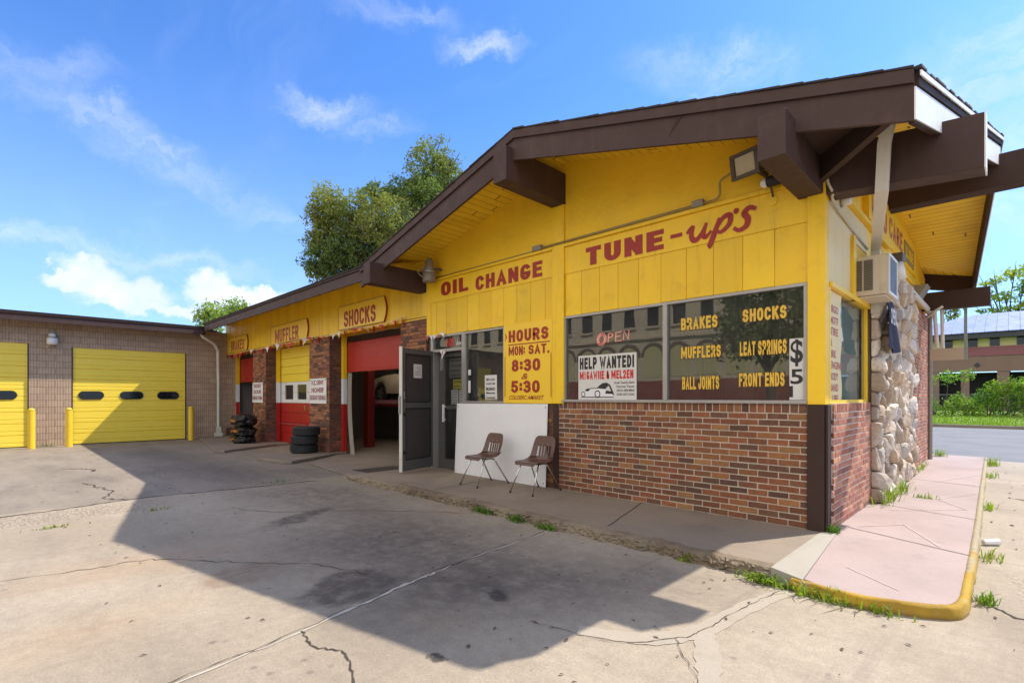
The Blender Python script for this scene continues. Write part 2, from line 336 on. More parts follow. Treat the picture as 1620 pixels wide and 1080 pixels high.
def groundmat():
    m, t, b = newmat('worn_concrete')
    oc = t.n('ShaderNodeTexCoord').outputs['Object']
    sp = t.n('ShaderNodeSeparateXYZ', {0: oc})
    big = t.noise(oc, 0.33, 5, 0.6); med = t.noise(t.mapping(oc, (0.7, 1.7, 1), (0, 0, rad(-12))), 1.1, 7, 0.68); fine = t.noise(oc, 70, 4, 0.7)
    agg = t.noise(oc, 240, 2, 0.6)
    c = t.mix(t.mapr(big, 0.35, 0.68), lin((176, 164, 146)), lin((158, 146, 128)))
    c = t.mix(t.mapr(med, 0.45, 0.78, 0, 0.55), c, lin((132, 121, 106)))
    c = t.mix(t.mapr(t.noise(oc, 0.8, 6, 0.65), 0.55, 0.75, 0, 0.28), c, lin((184, 150, 112)))
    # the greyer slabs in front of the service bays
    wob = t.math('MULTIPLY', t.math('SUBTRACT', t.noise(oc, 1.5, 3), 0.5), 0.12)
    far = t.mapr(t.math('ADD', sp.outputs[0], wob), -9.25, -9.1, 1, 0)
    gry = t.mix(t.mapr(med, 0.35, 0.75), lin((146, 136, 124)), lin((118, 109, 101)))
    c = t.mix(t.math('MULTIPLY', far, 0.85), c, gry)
    grain = t.mapr(fine, 0.30, 0.70, 0.78, 1.15, smooth=False)
    sc = t.vmath('SCALE', c); link(t, grain, sc.node.inputs[3])
    c = sc
    sc = t.vmath('SCALE', c); link(t, t.mapr(t.noise(oc, 13, 9, 0.78), 0.28, 0.72, 0.80, 1.14, smooth=False), sc.node.inputs[3]); c = sc
    drag = t.noise(t.mapping(oc, (5.5, .45, 1), (0, 0, rad(68))), 1.0, 6, 0.7)
    c = t.mix(t.mapr(drag, 0.52, 0.74, 0, 0.34), c, lin((118, 106, 94)))
    sc = t.vmath('SCALE', c); link(t, t.mapr(agg, 0.3, 0.7, 0.88, 1.12, smooth=False), sc.node.inputs[3]); c = sc
    # spots of grime
    vor = t.n('ShaderNodeTexVoronoi', {'Vector': oc, 'Scale': 2.6}, feature='F1')
    rnd = t.n('ShaderNodeSeparateXYZ', {0: vor.outputs['Color']}).outputs[0]
    spot = t.math('MULTIPLY', t.mapr(vor.outputs['Distance'], 0.03, 0.09, 1, 0), t.math('GREATER_THAN', rnd, 0.72))
    c = t.mix(t.math('MULTIPLY', spot, 0.5), c, lin((74, 66, 60)))
    mot = t.mapr(t.noise(oc, 6.0, 7, 0.72), 0.30, 0.62, 0.45, 1.05)
    v2 = t.n('ShaderNodeTexVoronoi', {'Vector': oc, 'Scale': 7.0}, feature='F1')
    r2 = t.n('ShaderNodeSeparateXYZ', {0: v2.outputs['Color']}).outputs[0]
    c = t.mix(t.math('MULTIPLY', t.math('MULTIPLY', t.mapr(v2.outputs['Distance'], 0.05, 0.22, 1, 0), t.math('GREATER_THAN', r2, 0.80)), 0.42), c, lin((70, 62, 56)))
    # oil and water stains; broad soft ones also paint the ground's shade darker
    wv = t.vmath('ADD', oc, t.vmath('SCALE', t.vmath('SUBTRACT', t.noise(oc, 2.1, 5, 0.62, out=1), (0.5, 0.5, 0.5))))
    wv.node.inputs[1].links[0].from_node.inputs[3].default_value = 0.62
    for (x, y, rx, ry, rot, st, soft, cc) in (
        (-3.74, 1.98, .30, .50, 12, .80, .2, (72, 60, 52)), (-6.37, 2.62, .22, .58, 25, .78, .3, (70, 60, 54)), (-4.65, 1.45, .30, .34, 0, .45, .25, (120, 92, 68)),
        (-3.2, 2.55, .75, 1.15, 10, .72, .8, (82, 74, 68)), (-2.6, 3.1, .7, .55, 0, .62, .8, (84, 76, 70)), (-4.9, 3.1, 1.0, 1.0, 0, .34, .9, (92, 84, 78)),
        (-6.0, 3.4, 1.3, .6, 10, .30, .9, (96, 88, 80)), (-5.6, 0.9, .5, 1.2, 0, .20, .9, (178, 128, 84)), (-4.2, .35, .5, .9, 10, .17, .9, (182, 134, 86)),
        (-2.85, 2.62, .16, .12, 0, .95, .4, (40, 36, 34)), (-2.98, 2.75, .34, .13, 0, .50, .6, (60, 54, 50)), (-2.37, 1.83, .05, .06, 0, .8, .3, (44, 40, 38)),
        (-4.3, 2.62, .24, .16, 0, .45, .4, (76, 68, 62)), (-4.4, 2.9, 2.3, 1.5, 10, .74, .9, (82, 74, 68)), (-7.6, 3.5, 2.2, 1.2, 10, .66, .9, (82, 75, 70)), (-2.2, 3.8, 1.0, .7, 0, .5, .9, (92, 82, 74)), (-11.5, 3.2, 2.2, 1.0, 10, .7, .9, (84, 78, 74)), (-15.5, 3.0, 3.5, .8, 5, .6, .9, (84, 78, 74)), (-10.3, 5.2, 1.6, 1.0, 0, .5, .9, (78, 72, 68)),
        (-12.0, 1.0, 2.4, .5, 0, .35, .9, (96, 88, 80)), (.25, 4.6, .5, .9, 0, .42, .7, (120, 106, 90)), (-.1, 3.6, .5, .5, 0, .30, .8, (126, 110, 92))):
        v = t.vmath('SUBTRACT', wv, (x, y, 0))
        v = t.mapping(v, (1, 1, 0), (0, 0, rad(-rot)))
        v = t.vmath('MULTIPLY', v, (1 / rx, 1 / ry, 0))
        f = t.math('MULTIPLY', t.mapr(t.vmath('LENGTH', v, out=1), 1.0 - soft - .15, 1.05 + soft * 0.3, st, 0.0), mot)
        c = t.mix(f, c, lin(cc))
    # pebbly worn strip along the slab joint
    strip = t.math('MULTIPLY', t.mapr(t.math('ABSOLUTE', t.math('ADD', t.math('ADD', sp.outputs[0], t.math('MULTIPLY', wob, 2.5)), 8.62)), 0.34, 0.46, 1, 0), t.mapr(sp.outputs[1], 1.2, 2.0, 1, 0))
    strip2 = t.mapr(t.vmath('LENGTH', t.vmath('MULTIPLY', t.vmath('SUBTRACT', wv, (.45, 5.6, 0)), (1.6, 1.0, 0)), out=1), 0.5, 1.0, 1, 0)
    strip = t.math('MAXIMUM', strip, t.math('MULTIPLY', strip2, 0.8))
    peb = t.n('ShaderNodeTexVoronoi', {'Vector': oc, 'Scale': 34.0}, feature='F1')
    pc = t.mix(t.mapr(peb.outputs['Distance'], 0.2, 0.62), lin((196, 184, 164)), lin((124, 112, 98)))
    c = t.mix(t.math('MULTIPLY', strip, 0.55), c, pc)
    c = t.mix(1.0, c, (.95, .915, .865, 1), 'MULTIPLY')
    link(t, c, b.inputs['Base Color'])
    b.inputs['Roughness'].default_value = 0.86
    hh = t.math('ADD', t.math('MULTIPLY', fine, 0.35), t.math('MULTIPLY', agg, 0.25))
    hh = t.math('SUBTRACT', hh, t.math('MULTIPLY', t.math('MULTIPLY', peb.outputs['Distance'], strip), 2.0))
    bn = t.n('ShaderNodeBump', {'Height': hh, 'Strength': 0.5, 'Distance': 0.008})
    link(t, bn.outputs[0], b.inputs['Normal'])
    return m
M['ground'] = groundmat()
M['ground'].diffuse_color = (0.4, 0.36, 0.3, 1)
def slabmat(name, ca, cb, cc, blot=1.2):
    m, t, b = newmat(name)
    oc = t.n('ShaderNodeTexCoord').outputs['Object']
    c = t.mix(t.mapr(t.noise(oc, 0.7, 6, 0.65), 0.35, 0.7), lin(ca), lin(cb))
    c = t.mix(t.mapr(t.noise(oc, blot, 7, 0.7), 0.52, 0.78, 0, 0.6), c, lin(cc))
    sc = t.vmath('SCALE', c); link(t, t.mapr(t.noise(oc, 90, 4, 0.7), 0.3, 0.7, 0.9, 1.1, smooth=False), sc.node.inputs[3])
    link(t, sc, b.inputs['Base Color']); b.inputs['Roughness'].default_value = 0.85
    bn = t.n('ShaderNodeBump', {'Height': t.noise(oc, 130, 4, 0.7), 'Strength': 0.4, 'Distance': 0.005})
    link(t, bn.outputs[0], b.inputs['Normal'])
    return m
M['walk'] = slabmat('walkway_concrete', (146, 130, 112), (130, 116, 100), (104, 92, 80))
M['pink'] = slabmat('pink_painted_concrete', (172, 152, 145), (158, 139, 131), (136, 125, 117), 3.4)
M['patch'] = slabmat('pale_concrete_patch', (166, 158, 144), (156, 148, 134), (140, 130, 118), 3)
M['kerb'] = slabmat('broken_kerb_concrete', (142, 126, 104), (104, 88, 68), (74, 60, 44), 6)
M['road'] = slabmat('asphalt', (118, 118, 120), (106, 106, 108), (96, 96, 98), 0.8)
M['verge'] = slabmat('grass_soil', (112, 140, 48), (96, 124, 40), (140, 156, 70), 1.6)
M['pad'] = slabmat('apron_concrete', (140, 126, 112), (122, 110, 98), (98, 88, 80))

# ---------------------------------------------------------------- mesh builder
OFF = {}
class MB:
    def __init__(s): s.v = []; s.f = []; s.m = []; s.t = []; s.uv = None
    def face(s, idx, m=0, t=(1, 1, 1)): s.f.append(tuple(idx)); s.m.append(m); s.t.append(t)
    def poly(s, pts, m=0, t=(1, 1, 1)):
        b = len(s.v); s.v += [tuple(p) for p in pts]; s.face(range(b, b + len(pts)), m, t)
    def hexa(s, p, m=0, t=(1, 1, 1)):
        b = len(s.v); s.v += [tuple(q) for q in p]
        for q in ((0, 3, 2, 1), (4, 5, 6, 7), (0, 1, 5, 4), (1, 2, 6, 5), (2, 3, 7, 6), (3, 0, 4, 7)): s.face([b + i for i in q], m, t)
    def box(s, x0, x1, y0, y1, z0, z1, m=0, t=(1, 1, 1)):
        s.hexa([(x0, y0, z0), (x1, y0, z0), (x1, y1, z0), (x0, y1, z0), (x0, y0, z1), (x1, y0, z1), (x1, y1, z1), (x0, y1, z1)], m, t)
        return s
    def prism(s, pts, z0, z1, m=0, mt=None, t=(1, 1, 1)):
        b = len(s.v); n = len(pts)
        s.v += [(p[0], p[1], z0) for p in pts] + [(p[0], p[1], z1) for p in pts]
        s.face(range(b + n - 1, b - 1, -1), m, t); s.face(range(b + n, b + 2 * n), m if mt is None else mt, t)
        for i in range(n): s.face((b + i, b + (i + 1) % n, b + n + (i + 1) % n, b + n + i), m, t)
    def extr(s, pts, d, m=0, t=(1, 1, 1)):
        b = len(s.v); n = len(pts); d = Vector(d)
        s.v += [tuple(p) for p in pts] + [tuple(Vector(p) + d) for p in pts]
        s.face(range(b + n - 1, b - 1, -1), m, t); s.face(range(b + n, b + 2 * n), m, t)
        for i in range(n): s.face((b + i, b + (i + 1) % n, b + n + (i + 1) % n, b + n + i), m, t)
    def plank(s, p, q, up0, up1, th, out, m=0, t=(1, 1, 1)):
        """board from p to q, from height up0 to up1 (relative z), thickness th along -out"""
        p = Vector(p); q = Vector(q); o = Vector(out).normalized() * th
        a0 = p + Vector((0, 0, up0)); a1 = p + Vector((0, 0, up1)); b0 = q + Vector((0, 0, up0)); b1 = q + Vector((0, 0, up1))
        s.hexa([a0, b0, b0 - o, a0 - o, a1, b1, b1 - o, a1 - o], m, t)
    def tube(s, path, r, seg=8, m=0, t=(1, 1, 1), cap=True):
        P = [Vector(p) for p in path]; n = len(P)
        rr = r if isinstance(r, (list, tuple)) else [r] * n
        b = len(s.v); up = None
        for i in range(n):
            d = (P[min(i + 1, n - 1)] - P[max(i - 1, 0)]).normalized()
            if up is None: up = Vector((0, 0, 1)) if abs(d.z) < 0.9 else Vector((1, 0, 0))
            x = d.cross(up).normalized(); y = x.cross(d).normalized(); up = y
            for k in range(seg):
                a = 2 * math.pi * k / seg
                s.v.append(tuple(P[i] + (x * math.cos(a) + y * math.sin(a)) * rr[i]))
        for i in range(n - 1):
            for k in range(seg):
                k2 = (k + 1) % seg
                s.face((b + i * seg + k, b + i * seg + k2, b + (i + 1) * seg + k2, b + (i + 1) * seg + k), m, t)
        if cap:
            s.face(range(b + seg - 1, b - 1, -1), m, t); s.face(range(b + (n - 1) * seg, b + n * seg), m, t)
    def lathe(s, prof, c, seg=20, m=0, axis='z', t=(1, 1, 1), closed=False):
        b = len(s.v); n = len(prof); c = Vector(c)
        for (r, h) in prof:
            for k in range(seg):
                a = 2 * math.pi * k / seg; x, y = r * math.cos(a), r * math.sin(a)
                s.v.append(tuple(c + (Vector((x, y, h)) if axis == 'z' else Vector((x, h, y)) if axis == 'y' else Vector((h, x, y)))))
        for i in range(n if closed else n - 1):
            j = (i + 1) % n
            for k in range(seg):
                k2 = (k + 1) % seg
                s.face((b + i * seg + k, b + i * seg + k2, b + j * seg + k2, b + j * seg + k), m, t)
        if not closed:
            s.face(range(b + seg - 1, b - 1, -1), m, t); s.face(range(b + (n - 1) * seg, b + n * seg), m, t)
    def sheet(s, nu, nv, fn, m=0, keep=None, t=(1, 1, 1)):
        b = len(s.v)
        for i in range(nu + 1):
            for j in range(nv + 1): s.v.append(tuple(fn(i / nu, j / nv)))
        for i in range(nu):
            for j in range(nv):
                if keep and not keep(i, j): continue
                a = b + i * (nv + 1) + j
                s.face((a, a + nv + 1, a + nv + 2, a + 1), m, t)
    def build(s, name, mats, parent=None, at=None, smooth=False, bevel=0.0, uvfn=None, recalc=False, angle=40):
        me = bpy.data.meshes.new(name)
        o = OFF[parent] if parent is not None else Vector(at) if at is not None else Vector((0, 0, 0))
        me.from_pydata([(a[0] - o.x, a[1] - o.y, a[2] - o.z) for a in s.v], [], s.f)
        if not isinstance(mats, (list, tuple)): mats = [mats]
        for mm in mats: me.materials.append(M[mm] if isinstance(mm, str) else mm)
        me.polygons.foreach_set('material_index', s.m)
        if any(x != (1, 1, 1) for x in s.t) or any((mm == 'yellow') for mm in mats):
            a = me.attributes.new('tint', 'FLOAT_COLOR', 'FACE')
            a.data.foreach_set('color', [q for x in s.t for q in (x[0], x[1], x[2], 1.0)])
        if uvfn:
            ul = me.uv_layers.new(name='UVMap')
            for l in me.loops: ul.data[l.index].uv = uvfn(s.v[l.vertex_index])
        if recalc:
            bm = bmesh.new(); bm.from_mesh(me); bmesh.ops.recalc_face_normals(bm, faces=bm.faces); bm.to_mesh(me); bm.free()
        ob = bpy.data.objects.new(name, me); COL.objects.link(ob)
        if smooth: me.shade_smooth()
        if parent is not None:
            ob.parent = parent
            if parent.type != 'EMPTY' or True: ob.location = (0, 0, 0)
            OFF[ob] = o
        else: ob.location = o; OFF[ob] = o
        if bevel > 0:
            bv = ob.modifiers.new('bevel', 'BEVEL'); bv.width = bevel; bv.segments = 2; bv.limit_method = 'ANGLE'; bv.angle_limit = rad(angle)
        return ob
def tag(o, label, cat, group=None):
    o['label'] = label; o['category'] = cat
    if group: o['group'] = group
    return o
def thing(name, loc, label, cat, group=None):
    o = bpy.data.objects.new(name, None); COL.objects.link(o); o.location = loc; o.empty_display_size = 0.2
    OFF[o] = Vector(loc); return tag(o, label, cat, group)
def structure(o): o['kind'] = 'structure'; return o
def copy_tree(o, loc=None, parent=None):
    c = o.copy(); COL.objects.link(c); c.parent = parent
    for ch in [x for x in o.children]: copy_tree(ch, None, c)
    if loc is not None: c.location = loc
    return c

# lettering: the built-in font, fitted to a rectangle
_TX = {}
def glyphs(s, bold, shear):
    k = (s, bold, shear)
    if k not in _TX:
        cu = bpy.data.curves.new('t', 'FONT'); cu.body = s; cu.size = 1; cu.offset = bold; cu.shear = shear; cu.resolution_u = 4
        cu.fill_mode = 'FRONT'
        ob = bpy.data.objects.new('t', cu); COL.objects.link(ob)
        dg = bpy.context.evaluated_depsgraph_get(); ev = ob.evaluated_get(dg)
        me = bpy.data.meshes.new_from_object(ev)
        _TX[k] = ([tuple(v.co[:2]) for v in me.vertices], [tuple(p.vertices) for p in me.polygons])
        bpy.data.objects.remove(ob); bpy.data.curves.remove(cu); bpy.data.meshes.remove(me)
    return _TX[k]
def text(mb, s, u0, u1, z0, z1, place, m=0, bold=0.03, shear=0.0, slope=0.0):
    """place(u, z) -> 3-D point; lettering is a thin painted layer on the surface"""
    if bold >= .035 and all(c in GL or c == ' ' for c in s):
        a_ = Vector(place(0, 0)); e_ = Vector(place(1, 0)) - a_
        OUTN[0] = Vector((0, -1, 0)) if abs(e_.x) > .5 else Vector((1, 0, 0))
        return block(mb, s, u0, u1, z0, z1, place, m, .10 + bold * 2.3, shear)
    v, f = glyphs(s, bold, shear)
    xs = [a[0] for a in v]; ys = [a[1] for a in v]
    ax, bx, ay, by = min(xs), max(xs), min(ys), max(ys)
    b = len(mb.v)
    for a in v:
        k = (a[0] - ax) / (bx - ax)
        mb.v.append(tuple(place(u0 + (u1 - u0) * k, z0 + (z1 - z0) * (a[1] - ay) / (by - ay) + slope * k)))
    for q in f: mb.face([b + i for i in q], m)
def _arc(cx, cy, rx, ry, a0, a1, n=8): return [(cx + rx * math.cos(rad(a0 + (a1 - a0) * k / n)), cy + ry * math.sin(rad(a0 + (a1 - a0) * k / n))) for k in range(n + 1)]
GL = {
 'A': [[(0, 0), (.5, 1), (1, 0)], [(.22, .3), (.78, .3)]], 'C': [_arc(.5, .68, .5, .32, 26, 180) + _arc(.5, .32, .5, .32, 180, 334)], 'D': [[(0, 0), (0, 1), (.4, 1)] + _arc(.45, .6, .55, .4, 90, 0) + _arc(.45, .4, .55, .4, 0, -90) + [(0, 0)]],
 'B': [[(0, 0), (0, 1), (.55, 1)] + _arc(.6, .77, .34, .23, 90, -90, 6) + [(0, .54)], [(0, .52), (.6, .52)] + _arc(.64, .26, .36, .26, 90, -90, 6) + [(0, 0)]],
 'E': [[(1, 1), (0, 1), (0, 0), (1, 0)], [(0, .52), (.85, .52)]], 'F': [[(1, 1), (0, 1), (0, 0)], [(0, .5), (.85, .5)]], 'G': [_arc(.5, .68, .5, .32, 38, 180) + _arc(.5, .32, .5, .32, 180, 350) + [(1, .40), (.62, .40)]],
 'H': [[(0, 0), (0, 1)], [(1, 0), (1, 1)], [(0, .52), (1, .52)]], 'I': [[(0, 0), (0, 1)]], 'J': [[(1, 1), (1, .34)] + _arc(.5, .32, .5, .32, 0, -180)], 'K': [[(0, 0), (0, 1)], [(.95, 1), (.1, .45)], [(.38, .62), (1, 0)]],
 'L': [[(0, 1), (0, 0), (1, 0)]], 'M': [[(0, 0), (0, 1)], [(1, 0), (1, 1)], [(.04, 1), (.5, .22), (.96, 1)]], 'N': [[(0, 0), (0, 1)], [(1, 0), (1, 1)], [(.06, .96), (.94, .04)]], 'O': [_arc(.5, .66, .5, .34, 90, 180, 7) + _arc(.5, .34, .5, .34, 180, 360, 12) + _arc(.5, .66, .5, .34, 0, 90, 7)],
 'P': [[(0, 0), (0, 1), (.5, 1)] + _arc(.6, .73, .4, .27, 90, -90, 7) + [(0, .46)]], 'R': [[(0, 0), (0, 1), (.5, 1)] + _arc(.6, .74, .38, .26, 90, -90, 7) + [(0, .48)], [(.52, .48), (1, 0)]],
 'S': [_arc(.5, .74, .48, .26, 20, 225, 10) + _arc(.5, .27, .5, .27, 52, -160, 10)], 'T': [[(0, 1), (1, 1)], [(.5, 1), (.5, 0)]], 'U': [[(0, 1), (0, .36)] + _arc(.5, .34, .5, .34, 180, 360, 10) + [(1, 1)]],
 'W': [[(0, 1), (.25, 0), (.5, .8), (.75, 0), (1, 1)]], 'X': [[(0, 0), (1, 1)], [(0, 1), (1, 0)]], 'Y': [[(0, 1), (.5, .45), (1, 1)], [(.5, .5), (.5, 0)]], 'Z': [[(0, 1), (1, 1), (0, 0), (1, 0)]],
 '0': [_arc(.5, .66, .5, .34, 90, 180, 7) + _arc(.5, .34, .5, .34, 180, 360, 12) + _arc(.5, .66, .5, .34, 0, 90, 7)], '1': [[(0, .8), (.4, 1), (.4, 0)]], '2': [_arc(.5, .7, .5, .3, 165, -30, 9) + [(0, 0), (1, 0)]],
 '3': [_arc(.45, .75, .48, .25, 150, -80, 9) + [(.4, .52)], [(.42, .53)] + _arc(.48, .27, .52, .27, 80, -155, 10)], '4': [[(.75, 0), (.75, 1), (0, .3), (1, .3)]], '5': [[(.95, 1), (.1, 1), (.05, .56)] + _arc(.48, .31, .52, .31, 110, -155, 10)],
 '8': [_arc(.5, .76, .42, .24, 270, 630, 16), _arc(.5, .26, .5, .26, 90, 450, 16)], '!': [[(0, 1), (0, .36)], [(0, .08), (0, .0)]], '.': [[(0, .06), (0, 0)]], ':': [[(0, .76), (0, .68)], [(0, .30), (0, .22)]], '-': [[(0, .5), (1, .5)]],
 '&': [[(1, 0), (.25, .72)] + _arc(.47, .82, .26, .18, 200, -20, 8) + [(.1, .42)] + _arc(.4, .23, .38, .23, 140, 320, 9) + [(.98, .45)]], '$': [_arc(.5, .70, .46, .18, 20, 225, 10) + _arc(.5, .30, .5, .19, 52, -160, 10), [(.5, 1), (.5, 0)]]}
GW = {'I': 0, 'M': 1.75, 'W': 1.8, '!': 0, '.': 0, ':': 0, 'L': .82, 'E': .86, 'F': .82, '1': .45, 'T': .95, 'J': .85, 'A': 1.1, 'N': 1.05, ' ': .55}
def stroke(mb, pts, w_, place, m):
    P_ = [Vector(p) for p in pts]; closed = (P_[0] - P_[-1]).length < 1e-5 and len(P_) > 4
    if closed: P_ = P_[:-1]
    n = len(P_)
    if not closed:
        d0 = (P_[0] - P_[1]).normalized(); d1 = (P_[-1] - P_[-2]).normalized(); P_[0] = P_[0] + d0 * w_ * .5; P_[-1] = P_[-1] + d1 * w_ * .5
    L = []; Q_ = []
    for i in range(n):
        a = P_[(i - 1) % n] if closed or i > 0 else None; c = P_[(i + 1) % n] if closed or i < n - 1 else None
        da = (P_[i] - a).normalized() if a is not None else None; dc = (c - P_[i]).normalized() if c is not None else None
        if da is None: da = dc
        if dc is None: dc = da
        na = Vector((-da.y, da.x)); nc = Vector((-dc.y, dc.x)); nm = (na + nc)
        nm = nm.normalized() if nm.length > 1e-4 else na
        k = min(1 / max(nm.dot(na), .2), 2.1)
        L.append(P_[i] + nm * w_ / 2 * k); Q_.append(P_[i] - nm * w_ / 2 * k)
    for i in range(n if closed else n - 1):
        j = (i + 1) % n; mb.poly([place(*L[i]), place(*Q_[i]), place(*Q_[j]), place(*L[j])], m)
def block(mb, s, u0, u1, z0, z1, place, m, wf, shear=0):
    H_ = z1 - z0; st_ = H_ * wf; g_ = st_ * .50; k = .36 * H_
    T_ = sum(GW.get(c, 1) * k + (st_ if c != ' ' else 0) for c in s) + g_ * (len(s) - 1)
    sx = (u1 - u0) / T_; u = 0; dep = 0
    p0 = place(0, 0); 
    for c in s:
        w_ = GW.get(c, 1) * k
        if c != ' ':
            for q in GL[c]:
                dep += 1
                off = .00022 * (dep % 4)
                def pl(a, b_, off=off):
                    v = Vector(place(u0 + a * sx + shear * (b_ - z0), b_)); return v + OUTN[0] * off
                stroke(mb, [(u + st_ / 2 + p[0] * w_, z0 + st_ / 2 + p[1] * (H_ - st_)) for p in q], st_, pl, m)
            u += w_ + st_ + g_
        else: u += w_ + g_
OUTN = [Vector((0, -1, 0))]
def front(y): return lambda u, z: (u, y, z)
def side(x): return lambda u, z: (x, u, z)
def ribbon(mb, pts, wd, place, m=0):
    """brush stroke: polyline with per-point width in the (u, z) plane"""
    n = len(pts)
    L = []; Rr = []
    for i in range(n):
        a = Vector(pts[max(i - 1, 0)]); c = Vector(pts[min(i + 1, n - 1)]); d = (c - a)
        if d.length < 1e-6: d = Vector((1, 0))
        d.normalize(); nn = Vector((-d.y, d.x)); w_ = wd[i] if isinstance(wd, (list, tuple)) else wd
        p = Vector(pts[i]); L.append(p + nn * w_ / 2); Rr.append(p - nn * w_ / 2)
    for i in range(n - 1):
        mb.poly([place(*L[i]), place(*Rr[i]), place(*Rr[i + 1]), place(*L[i + 1])], m)
def spline(pts, k=6):
    out = []
    P = [Vector(p) for p in pts]; P = [P[0] * 2 - P[1]] + P + [P[-1] * 2 - P[-2]]
    for i in range(1, len(P) - 2):
        for j in range(k):
            t = j / k; a, b, c, d = P[i - 1], P[i], P[i + 1], P[i + 2]
            out.append(0.5 * ((2 * b) + (c - a) * t + (2 * a - 5 * b + 4 * c - d) * t * t + (3 * b - a - 3 * c + d) * t ** 3))
    out.append(P[-2]); return out
BR = [(128, 80, 54), (137, 88, 56), (118, 74, 50), (146, 96, 59), (112, 72, 52), (105, 72, 55), (151, 102, 63), (133, 79, 54), (124, 82, 56), (109, 75, 56), (143, 86, 58), (155, 110, 69), (98, 69, 54), (135, 83, 54), (127, 77, 54)]
BRED = [(178, 120, 92), (166, 108, 84), (188, 134, 104), (152, 98, 78), (174, 114, 84), (138, 94, 78), (164, 98, 74)]
def bricks(mb, u0, u1, z0, z1, place, thick, pal, bl=0.200, bh=0.056, mj=0.0135, jit=0.002, top=False, m=0, worn=0.04):
    """place(u, z, d): d = distance out of the mortar plane"""
    rows = max(1, round((z1 - z0 - (0.1 if top else 0)) / (bh + mj)))
    rh = (z1 - z0 - (0.1 if top else 0)) / rows
    def one(a, b, c, d, tone):
        if R.random() < worn: dd = thick * R.uniform(0.3, 0.6)
        else: dd = thick + R.uniform(-jit, jit)
        j = lambda: R.uniform(-jit, jit)
        fr = [(a + j(), c + j()), (b + j(), c + j()), (b + j(), d + j()), (a + j(), d + j())]
        e = 0.004
        ce = ((a + b) / 2, (c + d) / 2)
        inn = [(p[0] + (e if p[0] < ce[0] else -e), p[1] + (e if p[1] < ce[1] else -e)) for p in fr]
        i0 = len(mb.v)
        mb.v += [tuple(place(p[0], p[1], 0)) for p in fr] + [tuple(place(p[0], p[1], dd - 0.004)) for p in fr] + [tuple(place(p[0], p[1], dd)) for p in inn]
        mb.face([i0 + 8, i0 + 9, i0 + 10, i0 + 11], m, tone)
        for k in range(4):
            k2 = (k + 1) % 4
            mb.face([i0 + k, i0 + k2, i0 + 4 + k2, i0 + 4 + k], m, tone); mb.face([i0 + 4 + k, i0 + 4 + k2, i0 + 8 + k2, i0 + 8 + k], m, tone)
    def tone():
        c = lin(R.choice(pal)); q = R.uniform(0.85, 1.18); return tuple(x * q for x in c[:3])
    for r in range(rows):
        za = z0 + r * rh + mj / 2; zb = z0 + (r + 1) * rh - mj / 2
        u = u0 - (0.5 * (bl + mj) if r % 2 else 0) - R.uniform(0, 0.015)
        while u < u1 - 0.02:
            a = max(u, u0) + (mj / 2 if u > u0 else 0.0); b_ = min(u + bl + mj, u1) - (mj / 2 if u + bl + mj < u1 else 0)
            if b_ - a > 0.02: one(a, b_, za, zb, tone())
            u += bl + mj
    if top:
        n = max(1, round((u1 - u0) / 0.085)); s_ = (u1 - u0) / n
        for i in range(n): one(u0 + i * s_ + mj / 2, u0 + (i + 1) * s_ - mj / 2, z1 - 0.1 + mj / 2, z1, tone())
def pF(y): return lambda u, z, d: (u, y - d, z)          # bricks facing -Y
def pS(x): return lambda u, z, d: (x + d, u, z)          # bricks facing +X

# ================================================================ SETTING
def flat(pts, z): return [(p[0], p[1], z) for p in pts]
g = MB()
g.poly([(-900, -900, 0), (900, -900, 0), (900, 16.5, 0), (-900, 16.5, 0)])
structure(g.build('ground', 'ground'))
g = MB(); g.poly([(-900, 16.5, -0.06), (900, 16.5, -0.06), (900, 34.6, -0.06), (-900, 34.6, -0.06)])
g.poly([(-900, 16.5, 0.0), (-900, 16.5, -0.06), (900, 16.5, -0.06), (900, 16.5, 0.0)])
structure(g.build('road', 'road'))
g = MB(); g.box(-900, 900, 34.6, 34.9, -0.06, 0.09)
structure(g.build('road_kerb', 'pad'))
g = MB()
def vz(x, y): return 0.06 + max(0, min(1, (y - 34.9) / 11)) * 0.33 + 0.03 * noise.noise(Vector((x * .3, y * .3, 0)))
g.sheet(60, 14, lambda a, b: (-60 + 120 * a, 34.9 + 12 * b, vz(-60 + 120 * a, 34.9 + 12 * b)))
g.poly([(-900, 46.9, 0.385), (900, 46.9, 0.385), (900, 2500, 0.385), (-900, 2500, 0.385)])
structure(g.build('grass_verge', 'verge'))
g = MB()
for i in range(9000):
    y = 35.0 + 11.5 * R.random() ** 1.3; x = R.uniform(-5.5, 4.5) * y / 40; z = vz(x, y) - 0.02
    h = R.uniform(0.05, 0.16); a = R.uniform(0, 6.28); dx, dy = math.cos(a) * .035, math.sin(a) * .035
    k = R.uniform(0.6, 1.35); tn = (k * R.uniform(.9, 1.3), k, k * .9)
    g.poly([(x - dx, y - dy, z), (x + dx, y + dy, z), (x + R.uniform(-.05, .05), y + R.uniform(-.05, .05), z + h)], 0, tn)
vg = g.build('verge_grass', 'weed'); vg['kind'] = 'stuff'

